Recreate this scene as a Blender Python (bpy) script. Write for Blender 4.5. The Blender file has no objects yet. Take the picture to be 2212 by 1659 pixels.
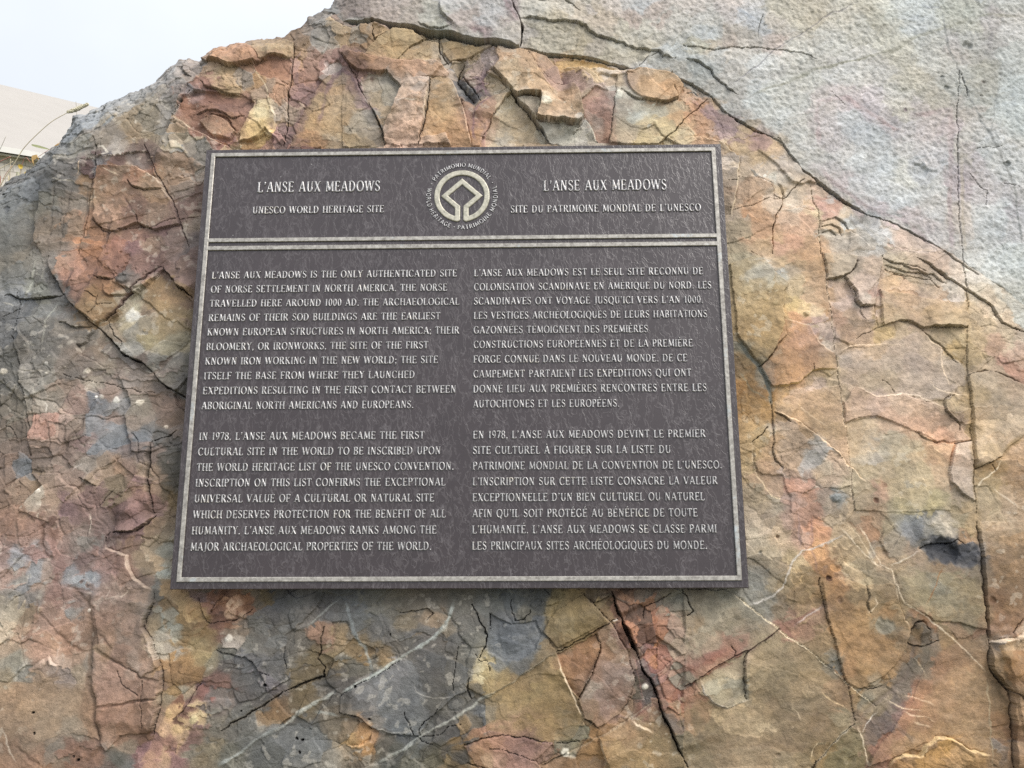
import bpy, math, random
import numpy as np
from mathutils import Matrix, Vector

random.seed(7)
SC = bpy.context.scene
COL = SC.collection

# ---------------------------------------------------------------- camera
FPX, CX, CY = 1659.0, 1106.0, 829.5          # focal length and centre for a 2212 x 1659 picture
PITCH = math.radians(-7.5)
CAM = np.array([0.0, 0.0, 1.50])
cam_d = bpy.data.cameras.new("camera")
cam_d.sensor_fit = 'HORIZONTAL'
cam_d.sensor_width = 36.0
cam_d.lens = 36.0 * FPX / 2212.0
cam_d.clip_start = 0.02
cam_d.clip_end = 3000.0
cam = bpy.data.objects.new("camera", cam_d)
cam.location = CAM
cam.rotation_euler = (math.radians(90) + PITCH, 0, 0)
COL.objects.link(cam)
SC.camera = cam

# ---------------------------------------------------------------- sky, sun, exposure
SUN_DIR = Vector((0.62, -0.28, 0.80)).normalized()      # from the rock towards the veiled sun
elev = math.asin(SUN_DIR.z)
azim = math.atan2(SUN_DIR.x, SUN_DIR.y)
world = bpy.data.worlds.new("World")
SC.world = world
world.use_nodes = True
wn, wl = world.node_tree.nodes, world.node_tree.links
wn.clear()
w_out = wn.new('ShaderNodeOutputWorld')
w_bg = wn.new('ShaderNodeBackground')
w_sky = wn.new('ShaderNodeTexSky')
w_sky.sky_type = 'NISHITA'
w_sky.sun_disc = False
w_sky.sun_elevation = elev
w_sky.sun_rotation = azim
w_sky.air_density = 1.0
w_sky.dust_density = 2.0
w_sky.ozone_density = 1.0
# a veil of thin cloud: the clear sky mixed with an almost white overcast that is brighter overhead
w_tc = wn.new('ShaderNodeTexCoord')
w_sep = wn.new('ShaderNodeSeparateXYZ')
w_ramp = wn.new('ShaderNodeValToRGB')
w_ramp.color_ramp.elements[0].position = 0.42
w_ramp.color_ramp.elements[0].color = (0.24, 0.24, 0.22, 1)
w_ramp.color_ramp.elements[1].position = 1.0
w_ramp.color_ramp.elements[1].color = (1.12, 1.15, 1.22, 1)
e = w_ramp.color_ramp.elements.new(0.50); e.color = (0.52, 0.545, 0.58, 1)
e = w_ramp.color_ramp.elements.new(0.62); e.color = (0.62, 0.645, 0.68, 1)
w_map = wn.new('ShaderNodeMath'); w_map.operation = 'MULTIPLY_ADD'
w_map.inputs[1].default_value = 0.5; w_map.inputs[2].default_value = 0.5
w_noise = wn.new('ShaderNodeTexNoise')
w_noise.inputs['Scale'].default_value = 2.2
w_noise.inputs['Detail'].default_value = 5
w_nr = wn.new('ShaderNodeMapRange')
w_nr.inputs[1].default_value = 0.3; w_nr.inputs[2].default_value = 0.7
w_nr.inputs[3].default_value = 9.0; w_nr.inputs[4].default_value = 10.6
w_mul = wn.new('ShaderNodeMix'); w_mul.data_type = 'RGBA'; w_mul.blend_type = 'MULTIPLY'
w_mul.inputs[0].default_value = 1.0
w_mix = wn.new('ShaderNodeMix'); w_mix.data_type = 'RGBA'
w_mix.inputs[0].default_value = 0.86
wl.new(w_tc.outputs['Generated'], w_sep.inputs[0])
wl.new(w_sep.outputs['Z'], w_map.inputs[0])
wl.new(w_map.outputs[0], w_ramp.inputs[0])
wl.new(w_tc.outputs['Generated'], w_noise.inputs['Vector'])
wl.new(w_noise.outputs[0], w_nr.inputs[0])
wl.new(w_ramp.outputs[0], w_mul.inputs[6])
wl.new(w_nr.outputs[0], w_mul.inputs[7])
wl.new(w_sky.outputs[0], w_mix.inputs[6])
wl.new(w_mul.outputs[2], w_mix.inputs[7])
wl.new(w_mix.outputs[2], w_bg.inputs[0])
w_bg.inputs[1].default_value = 0.10
wl.new(w_bg.outputs[0], w_out.inputs[0])

sun_d = bpy.data.lights.new("sun", 'SUN')
sun_d.energy = 2.6
sun_d.angle = math.radians(34)
sun_d.color = (1.0, 0.955, 0.89)
sun = bpy.data.objects.new("sun", sun_d)
sun.rotation_euler = SUN_DIR.to_track_quat('Z', 'Y').to_euler()
sun.location = (3, -2, 6)
COL.objects.link(sun)

SC.view_settings.view_transform = 'Standard'
SC.view_settings.look = 'None'
SC.view_settings.exposure = 0.68
SC.view_settings.gamma = 1.0
SC.render.film_transparent = False
SC.cycles.max_bounces = 6
SC.cycles.use_denoising = False

# ---------------------------------------------------------------- helpers
def ray(px, py):
    cp, sp = math.cos(PITCH), math.sin(PITCH)
    px = np.asarray(px, float); py = np.asarray(py, float)
    a = (px - CX) / FPX; b = -(py - CY) / FPX
    return np.stack([a, cp - b * sp, sp + b * cp], -1)

def tag(o, label=None, category=None, group=None, kind=None):
    if label: o['label'] = label
    if category: o['category'] = category
    if group: o['group'] = group
    if kind: o['kind'] = kind
    return o

def link(o, parent=None):
    COL.objects.link(o)
    if parent is not None: o.parent = parent
    return o

def empty(name, loc=(0, 0, 0), mat=None, parent=None):
    o = bpy.data.objects.new(name, None)
    o.empty_display_size = 0.1
    if mat is not None: o.matrix_world = mat
    else: o.location = loc
    return link(o, parent)

def mesh_obj(name, verts, faces, mat, parent=None, smooth=False):
    me = bpy.data.meshes.new(name)
    me.from_pydata([tuple(v) for v in verts], [], [tuple(f) for f in faces])
    if smooth: me.polygons.foreach_set('use_smooth', np.ones(len(me.polygons), bool))
    me.materials.append(mat)
    me.update()
    return link(bpy.data.objects.new(name, me), parent)

def new_mat(name):
    m = bpy.data.materials.new(name)
    m.use_nodes = True
    nt = m.node_tree
    return m, nt.nodes, nt.links, nt.nodes['Principled BSDF']

def N(nodes, typ, **kw):
    n = nodes.new(typ)
    for k, v in kw.items():
        if k in n.inputs: n.inputs[k].default_value = v
        else: setattr(n, k, v)
    return n

def s2l(c):
    c = np.asarray(c, float) / 255.0
    return np.where(c <= 0.04045, c / 12.92, ((c + 0.055) / 1.055) ** 2.4)

# plaque frame (survey of the plaque's four corners seen in the picture)
PW = 0.90
def solve_plaque():
    src = np.array([[0, 1], [1, 1], [1, 0], [0, 0]], float)
    dst = np.array([[448.4, 323.6], [1560, 310.5], [1618.1, 1270.5], [366.2, 1273.7]])
    A = []
    for (x, y), (X, Y) in zip(src, dst):
        A.append([x, y, 1, 0, 0, 0, -X * x, -X * y, -X]); A.append([0, 0, 0, x, y, 1, -Y * x, -Y * y, -Y])
    H = np.linalg.svd(np.array(A))[2][-1].reshape(3, 3)
    K = np.array([[FPX, 0, CX], [0, FPX, CY], [0, 0, 1.0]])
    M = np.linalg.inv(K) @ H
    if M[2, 2] < 0: M = -M
    a, b, t = M.T
    lam = PW / np.linalg.norm(a)
    ph = np.linalg.norm(b) * lam
    ex = a / np.linalg.norm(a); ey = b / np.linalg.norm(b)
    ey = ey - ex * (ex @ ey); ey /= np.linalg.norm(ey)
    c = t * lam + ex * PW / 2 + ey * ph / 2
    cp, sp = math.cos(PITCH), math.sin(PITCH)
    R = np.array([[1, 0, 0], [0, sp, cp], [0, -cp, sp]])      # camera (x right, y down, z forward) -> world
    toW = lambda v: np.array([v[0], v[1] * sp + v[2] * cp, -v[1] * cp + v[2] * sp])
    X, Y = toW(ex), toW(ey)
    Z = np.cross(X, Y)
    return X, Y, Z, CAM + toW(c), ph
PX, PY, PZ, PC, PH = solve_plaque()
PMAT = Matrix(((PX[0], PY[0], PZ[0], PC[0]), (PX[1], PY[1], PZ[1], PC[1]), (PX[2], PY[2], PZ[2], PC[2]), (0, 0, 0, 1)))

def to_plane(px, py, depth):
    """picture point -> (u, v) metres in the plaque's frame on the plane w = depth"""
    r = ray(px, py)
    o = CAM - PC
    ro = np.stack([r @ PX, r @ PY, r @ PZ], -1)
    oo = np.array([o @ PX, o @ PY, o @ PZ])
    k = (depth - oo[2]) / ro[..., 2]
    return oo[0] + k * ro[..., 0], oo[1] + k * ro[..., 1]
FINE = 0.0011      # spacing of the rock relief, metres
# ---------------------------------------------------------------- boulder: survey of its stains, painted with the shade seen on them
# "x y r g b" per block; every block has its own origin (block units are a third of a picture unit)
SHADED_STAINS = {
(0, 0): """60 1300 95 105 112;150 1450 95 100 104;60 1550 90 98 104;200 1200 100 108 116;300 1080 105 110 114;600 800 130 145 160;520 850 140 150 160;750 700 125 130 135;900 620 120 124 128;1100 480 135 142 148;1220 430 140 144 148;480 960 130 125 110;600 930 135 125 108;850 850 150 128 98;800 800 145 128 100;950 720 135 130 115;1000 850 140 125 100;700 980 165 172 172;1100 720 130 140 150;1030 850 115 125 135
400 1120 105 108 110;480 1100 100 100 102;560 1150 150 115 75;600 1080 80 55 60;660 1050 95 110 130;720 1050 95 60 55;690 1090 160 95 60;850 1040 105 115 125;880 1020 90 75 75;800 1090 140 120 95;300 1300 95 95 85;330 1500 95 92 88;400 1300 110 102 95;480 1300 120 115 110;560 1280 160 125 90;540 1500 165 115 85;450 1500 130 110 90;700 1200 165 130 105;750 1300 170 135 110;880 1130 175 110 85;950 1150 160 125 90;1000 1200 150 120 90;1100 1080 150 120 95;1150 1200 135 125 118;1060 1080 160 140 120
780 1480 140 105 95;680 1430 170 140 115;960 1390 150 135 120;820 1350 110 80 75;1000 1480 130 95 105;1150 1350 135 105 100;1100 1500 140 115 110;1200 1450 150 140 125;1250 1330 90 65 55;1270 1550 95 90 92;560 1600 185 110 80;730 1560 160 95 85;850 1580 120 85 90;950 1550 145 120 95
1450 350 195 135 100;1560 380 180 125 95;1750 300 180 155 110;1850 290 180 150 110;1700 430 165 100 80;1760 380 120 80 75;1330 500 135 85 80;1420 450 170 150 110;1560 500 145 150 155;1480 560 175 155 110;1620 530 190 150 95;1700 570 150 130 110;1780 600 170 120 90;1340 440 165 140 105;1260 600 125 135 145;1350 600 130 80 75;1220 680 150 95 80;1450 660 110 75 75;1550 680 120 80 80;1400 720 165 110 85;1500 760 155 110 80;1700 720 215 200 150;1680 820 205 170 95;1620 900 190 150 90;1340 800 165 140 115;1420 830 185 140 105;1280 780 160 110 95;1200 800 165 145 110;1250 880 160 85 75;1160 870 150 140 110;1260 980 115 130 135;1240 910 205 200 165;1420 920 140 80 85;1760 860 150 110 115;1680 920 165 120 110;1800 790 185 150 110;1500 920 215 205 165;1800 720 180 170 160
1950 350 165 130 115;1930 430 150 115 105;2000 480 120 90 100;1960 600 115 85 95;1880 800 105 80 95;1860 900 70 60 70;2130 450 145 150 150;2120 560 175 150 110;2050 640 165 140 100;2000 800 185 155 100;2150 820 170 140 100;1980 880 190 130 75;2150 920 170 160 140;1950 920 130 80 85;2100 340 150 110 110;2180 200 185 160 115;2050 190 150 165 175;2100 100 120 125 130;1640 260 150 145 135;1480 310 160 140 120""",
(1, 0): """300 60 175 150 145;430 100 170 150 145;560 60 180 178 165;750 120 185 155 145;700 50 175 175 178;650 150 160 160 140;950 100 180 182 185;900 200 165 120 125;850 250 175 170 165;1080 240 185 178 165;1100 60 150 115 120;1000 20 185 180 175;60 80 130 105 110;20 50 150 120 110;1300 80 200 190 170;1300 250 185 170 140;1450 200 185 165 130;1500 60 195 185 170;1600 100 190 165 135;1700 60 195 175 165;1650 150 180 155 130;1880 100 170 140 130;1930 40 175 185 200;2000 90 195 160 145;2100 150 195 185 170;1950 200 195 190 170;1800 210 190 185 165;2150 280 190 185 175;1500 330 185 165 125;1700 330 175 160 130;1650 300 165 150 140;1900 330 185 170 140;2150 350 170 180 190;1400 300 180 170 145;2050 420 165 168 165;2150 450 170 165 155
150 230 175 140 95;60 160 160 170 175;30 240 160 130 95;250 190 175 140 90;400 220 185 165 120;320 320 180 155 110;500 340 180 160 115;560 230 170 150 115;750 300 180 150 100;850 290 185 155 105;760 400 165 140 100;650 350 140 140 140;30 380 130 95 105;100 500 125 90 100;20 650 175 150 110;150 650 120 95 110;60 800 150 155 150;20 880 180 150 100;150 760 130 140 150;200 400 190 150 120;350 430 190 140 110;500 440 190 140 110;600 430 185 145 110;680 470 170 150 135;200 530 160 155 145;270 500 140 150 155;300 600 145 145 140;230 620 175 145 105;330 650 120 125 130;260 720 180 150 110;430 600 190 165 135;470 560 180 175 170;430 700 200 165 140;420 850 200 160 145;580 900 205 170 145;650 560 180 150 110;640 700 195 160 110;650 800 195 145 90;730 860 185 130 90;620 880 190 150 105
780 520 80 90 100;850 600 75 85 95;870 650 140 140 125;750 480 90 100 115;850 430 175 145 130;890 480 130 95 105;920 560 120 90 100;940 370 170 150 150;970 520 190 165 120;1000 570 185 165 130;1040 600 195 185 160;900 700 175 125 100;850 760 145 100 100;950 750 190 140 110;820 650 170 125 95;870 850 190 135 85;930 830 170 130 125;1050 730 190 180 150;1080 680 175 155 115;1050 850 185 180 165;1150 800 185 165 135;1200 850 180 160 125;1000 920 195 190 170;1250 900 170 140 105;1050 360 190 140 100;1100 430 205 175 130;1200 400 200 160 120;1250 480 200 165 120;1300 420 175 140 130;1350 490 140 110 120;1450 550 135 105 110;1500 530 150 120 120;1200 560 195 160 115;1300 590 195 160 115;1450 640 195 150 110;1450 740 185 145 110;1350 770 175 135 100;1330 700 225 225 205;1520 800 185 145 110;1220 660 160 150 140;1240 740 165 145 125;1350 860 170 175 170;1450 870 165 165 150;1520 860 190 185 160;1600 910 180 175 160;1590 800 180 185 180
1480 400 200 160 95;1650 420 205 170 110;1430 380 200 165 110;1650 500 200 175 130;1700 480 200 190 180;1620 560 165 140 135;1840 540 150 130 135;1750 540 195 165 130;1950 480 175 180 185;2050 500 190 165 130;1950 560 200 150 100;2100 570 205 145 95;2000 630 195 150 110;1650 680 165 120 110;1680 780 165 115 100;1700 880 180 130 100;1580 620 180 165 135;1730 630 190 195 190;1790 630 225 225 210;1900 720 185 180 165;1820 700 165 150 135;2000 730 180 185 175;2100 700 195 180 150;2150 770 200 150 100;1900 770 180 195 200;1830 850 165 145 120;1960 850 200 165 110;2050 830 205 185 130;1950 900 205 170 100;2150 880 195 190 160""",
(2, 0): """100 100 205 198 190;60 30 205 185 175;300 60 205 180 170;400 100 185 190 205;480 150 170 180 195;650 80 190 175 140;800 150 185 172 140;600 180 200 180 160;100 230 180 190 200;60 290 185 170 130;150 300 190 160 120;250 290 185 150 130;350 270 195 175 155;570 280 205 165 150;200 350 180 185 190;330 370 200 185 170;700 300 195 190 180;900 250 200 198 192;1100 150 200 195 182;1300 80 210 200 175;1220 100 185 170 135;1500 130 190 195 200;1450 60 200 200 195;1800 60 180 175 145;1850 130 185 180 155;2050 50 190 190 185;2000 120 165 150 150;2100 180 195 185 180;1350 300 185 175 150;1600 230 185 182 170;1850 270 170 170 165;1750 280 180 165 165;2000 280 165 155 150;2150 350 185 190 185;100 480 150 155 155;60 450 155 165 170;300 500 195 180 165;500 460 190 190 188;800 480 190 183 165;600 560 195 190 178;1000 450 198 196 190;1200 420 190 185 178;1480 550 185 172 140;1580 630 185 175 150;1700 540 180 182 180;1650 420 190 192 190;1920 480 175 165 140;1930 560 165 155 135;1900 640 160 160 150;2000 650 165 170 165;2120 550 178 188 190;2150 750 180 188 185;200 640 170 172 165;300 720 180 178 170;500 640 185 190 190;600 750 185 190 190;750 650 190 190 182;700 850 190 188 180;900 660 205 180 170;1000 640 205 180 175;880 800 205 180 175;920 930 200 180 180;1050 650 200 170 175;1150 720 185 165 175;1300 800 190 170 175;1400 850 195 180 180;1050 750 190 195 195;1100 850 185 190 195;1200 900 185 190 192;1500 750 180 165 165;1600 780 190 170 170;1550 850 195 175 175;1700 850 190 165 175;1400 740 200 190 165;1400 950 195 190 185;1600 950 195 185 185;1300 1050 190 192 195;1100 1050 190 190 188;850 1000 198 190 180;1000 1000 200 190 182;1520 1110 165 170 180;1430 1130 205 200 185;1400 1250 188 192 195;1600 1200 190 192 192;1250 1200 185 190 195;1100 1200 190 185 188;1000 1200 200 180 185;900 1110 185 170 170;1350 1350 190 192 195;1550 1400 195 195 195;1250 1380 195 165 170;1150 1330 195 175 175;1400 1440 195 165 165;1500 1500 195 170 170;1300 1430 175 170 165;1600 1580 195 180 175;1730 1200 185 155 165;1730 1450 205 175 150;1800 1000 175 160 140;1850 800 190 175 160;1850 720 175 160 150;1900 900 195 185 170;1860 1000 195 175 170;1920 1050 185 165 170;1990 1000 180 180 175;2000 1200 185 175 178;1900 1250 195 180 180;1900 1450 190 192 190;2050 1400 188 195 195;2150 1100 180 182 178;2150 1300 165 160 160;2150 1450 190 175 170;2120 1370 185 170 175
100 800 200 150 110;60 720 195 130 90;200 700 200 165 120;180 740 150 115 125;300 850 160 130 130;400 860 190 160 115;250 820 150 120 125;450 900 160 125 130;300 950 190 165 120;450 1000 190 165 120;550 950 200 170 130;100 900 190 150 110;650 1000 195 180 160;700 1080 190 180 170;500 1080 185 175 165;600 1050 185 175 170;540 1130 185 200 200;650 1150 190 180 165;720 1200 185 170 150;640 1240 180 155 115;300 1040 175 170 165;340 1080 180 165 145;430 1230 195 150 110;500 1200 190 150 115;420 1400 200 140 95;480 1380 190 145 105;450 1500 180 135 100;600 1280 180 165 150;700 1270 185 180 170;680 1400 195 160 135;700 1480 190 150 125;800 1400 195 150 120;680 1580 195 145 120;780 1600 180 145 110;550 1600 175 140 100;330 1500 150 140 115;340 1400 160 150 135;380 1600 150 135 105;840 1200 190 170 150;880 1330 185 130 120;950 1330 185 130 115;850 1350 200 180 130;950 1270 180 180 185;950 1420 205 180 140;1000 1450 205 175 135;960 1500 175 165 150;1050 1380 205 185 150;1060 1430 185 200 210;1200 1500 185 190 195;1230 1560 175 185 195;1150 1550 190 185 175;1000 1580 160 150 140;1350 1550 190 160 140;1450 1530 175 160 150;1300 1480 190 175 155;1100 1400 120 125 130""",
(0, 1): """60 100 105 110 112;150 60 115 115 110;300 200 95 102 108;330 60 90 95 95;60 300 105 112 122;30 450 100 110 125;110 300 85 95 110;200 230 130 130 115;180 350 115 118 116;300 350 110 115 118;400 350 108 112 112;400 430 130 125 115;300 480 100 98 95;60 700 95 98 98;200 500 105 108 108;200 600 110 108 105;450 550 110 108 105;550 650 150 130 112;650 520 125 115 100;450 700 115 105 100;700 700 125 112 105;850 750 125 118 115;650 650 120 110 105
380 80 150 115 90;450 170 150 100 85;480 250 130 95 85;550 100 165 110 90;600 40 185 120 90;750 60 150 95 85;680 130 155 105 90;900 70 140 100 90;1080 80 125 100 90;1150 150 120 95 90;1000 40 110 80 80;1200 60 115 90 90;810 140 80 80 80;580 260 150 115 70;640 180 165 110 80;600 350 145 115 75;720 220 165 110 75;690 320 120 95 60;550 330 135 105 70;760 280 180 175 160;850 320 200 195 165;840 370 200 205 205;900 340 110 85 70;800 470 115 118 118;780 420 175 165 130;880 450 130 120 100;850 520 120 120 115;900 600 165 165 160;960 680 75 60 55;1000 300 140 112 72;1100 250 145 115 80;1050 450 135 112 75;1150 400 125 108 80;1000 150 150 120 75;1200 330 100 75 65;1150 530 125 118 95;1100 620 155 145 115;1150 700 105 105 100;1050 700 110 110 108;1180 800 95 100 105;980 560 150 135 90
600 780 170 160 140;400 750 110 108 105;200 800 125 125 120;60 800 110 112 112;100 900 105 100 90;350 850 150 128 112;500 870 155 122 105;700 870 150 118 100;650 920 120 130 145;540 915 85 100 120;750 940 150 155 160;900 950 150 145 130;900 850 130 115 105;1050 850 120 108 105;1000 900 135 110 95;1100 950 130 105 95;1150 1020 120 95 75;450 940 155 120 108;260 950 125 118 105;350 1000 150 130 112;100 1000 100 98 88;100 1100 110 100 90;280 1120 165 115 100;400 1150 170 145 130;520 1150 140 105 100;600 1050 120 125 130;720 1150 115 125 135;750 1200 110 125 140;620 1230 110 125 140;900 1180 100 115 130;850 1100 150 130 112;700 1030 150 120 105;480 1050 135 115 95;100 1250 130 112 98;300 1200 140 118 105;260 1290 100 85 75;420 1250 135 110 98;560 1250 155 130 112;800 1250 145 120 112;930 1280 155 130 118;150 1370 90 110 130;300 1350 130 110 95;80 1350 150 120 105;550 1380 160 150 135;650 1400 170 145 120;720 1380 185 140 105;500 1420 150 125 110;850 1430 150 118 105;910 1400 185 160 135;240 1450 115 90 60;150 1480 140 115 95;350 1500 150 128 110;270 1520 190 190 180;450 1560 110 80 90;600 1550 125 95 95;720 1530 100 95 70;850 1550 140 105 110;950 1600 130 100 100;750 1620 105 80 80;150 1600 155 120 100;60 1550 135 108 90;350 1620 140 115 98
1050 1250 85 85 80;1150 1180 130 115 108;1080 1350 80 80 75;1050 1500 95 85 60;1100 1600 105 88 55;1130 1450 75 75 68;1040 1200 90 92 92""",
(0, 2): """60 60 150 115 98;200 120 140 108 95;100 250 145 115 105;290 100 95 65 55;420 60 130 105 95;350 200 140 120 115;370 150 165 130 115;450 200 120 110 105;530 100 130 115 108;580 180 115 120 118;640 100 120 95 90;850 60 135 105 108;800 100 125 98 100;950 40 125 100 100;700 180 100 75 72;800 180 135 105 85;950 120 110 90 65;1050 60 115 98 75;1000 200 135 118 95;900 250 150 130 105;1050 250 120 125 118;1000 330 165 135 100;900 340 150 135 110;1040 400 140 155 155;1080 330 125 120 105
700 300 140 108 100;550 280 125 98 98;300 250 150 110 102;180 290 130 140 150;60 330 150 112 100;60 400 170 130 112;180 430 110 125 140;100 500 120 125 125;350 380 140 100 92;470 400 125 145 165;540 440 140 165 185;540 370 150 120 112;650 360 155 118 110;780 380 155 120 105;850 430 125 105 98;800 520 165 140 125;250 430 150 125 108;350 520 140 110 108;220 550 115 120 125;480 580 125 140 150;450 520 150 115 108;520 500 110 85 75;680 580 155 125 110;900 550 135 120 112;950 620 110 108 108;980 540 70 75 78
60 650 165 160 140;40 720 190 175 150;150 650 140 120 95;200 750 160 125 110;400 650 165 130 112;320 600 150 120 108;450 750 160 125 105;550 700 130 105 90;700 680 165 128 112;850 720 150 122 108;720 800 150 118 95;830 770 120 118 118;900 760 130 110 100;60 850 140 120 100;140 770 185 150 125;360 850 170 135 110;300 880 170 130 110;450 850 120 85 65;500 900 150 120 100;380 960 190 165 145;100 950 110 120 115;150 1000 120 130 130;60 1050 130 122 100;300 1000 140 115 100;420 1030 130 120 120;520 1000 150 135 110;100 1150 165 130 100;300 1150 160 132 102;200 1250 160 130 98;450 1200 155 128 100;100 1350 150 122 95;300 1380 150 125 98;450 1400 135 128 110;500 1450 125 120 108;150 1480 150 122 98;60 1550 150 110 85;250 1600 150 110 85;340 1560 115 110 100;440 1550 135 95 80;550 1530 130 90 75
610 750 95 75 62;600 950 110 110 105;610 1200 105 80 60;630 1400 120 85 62;700 850 150 120 80;650 950 165 140 125;800 880 150 115 100;900 950 140 135 130;960 930 150 118 100;750 1000 165 130 118;700 1150 168 130 112;850 1100 160 125 108;800 1250 150 115 95;950 1150 140 118 108;700 1330 165 120 105;850 1350 150 115 98;900 1280 140 110 92;780 1480 150 140 118;750 1420 160 125 100;920 1430 120 80 60;960 1350 140 115 98
1050 520 140 105 62;1150 560 130 98 60;1020 600 135 105 65;1060 690 145 150 145;1050 730 150 165 165;1100 860 150 150 150;1050 880 160 165 160;980 740 150 130 95;1150 700 140 110 65;1150 800 135 105 60;1230 700 150 118 75;1230 800 160 140 95;1280 750 140 115 70;1150 930 175 130 75;1250 920 165 150 105;1080 1000 165 120 70;1300 960 150 150 125;1200 1050 150 110 62;1100 1100 145 108 62;1080 1200 150 115 65;1200 1100 120 85 55;1050 1250 120 115 95;1160 1190 140 150 140
1200 1210 190 175 135;1100 1270 110 55 45;1100 1310 220 180 120;1150 1400 200 165 115;1040 1430 190 155 120;1250 1340 205 185 130;1220 1280 90 55 62;1160 1350 85 50 50;1300 1200 115 60 60;1350 1130 130 90 85;1290 1140 95 80 105;1380 1080 120 85 80;1000 1480 85 60 62;1080 1500 120 80 72;1230 1480 100 65 75;1180 1450 160 130 95;900 1560 110 75 85;850 1590 125 80 85;1000 1560 130 90 85;1050 1600 150 125 90;1120 1600 110 75 80;720 1590 75 90 88;680 1630 90 80 80;800 1630 95 110 115;950 1640 160 120 90
1350 520 85 88 78;1320 600 95 80 85;1350 570 105 90 95;1350 700 110 65 60;1420 560 95 50 40;1480 610 205 150 115;1490 660 225 190 155;1540 600 120 60 40;1450 640 130 75 55;1650 530 110 95 55;1600 560 80 78 65;1700 650 80 85 95;1800 580 72 75 85;1500 720 105 102 90;1650 720 98 98 90;1480 810 215 210 200;1600 850 102 100 92;1750 850 105 102 95;1450 900 85 88 85;1550 950 85 90 98;1420 1000 88 90 88;1600 1050 82 86 92;1850 900 105 102 98;1750 1000 85 88 92;1950 850 110 105 95;2000 700 98 98 95;2100 600 80 84 90;1900 650 90 92 92;2150 920 140 120 80;2100 800 150 105 85;2050 950 105 90 55;1930 1100 115 95 55;1700 1110 110 110 130;2080 1080 60 64 72;2180 1100 92 90 92;1500 1250 70 75 80;1400 1250 85 88 85;1650 1200 90 95 100;1720 1260 160 115 60;1400 1400 90 92 88;1350 1550 105 98 75;1450 1600 95 95 85;1280 1600 110 100 72;1250 1550 90 95 88;1600 1500 82 88 90;1550 1350 82 88 92;1800 1500 85 92 98;1900 1400 82 90 96;2050 1550 84 90 96;2150 1400 105 102 92;2100 1600 92 98 100;1700 1620 78 84 86""",
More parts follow.
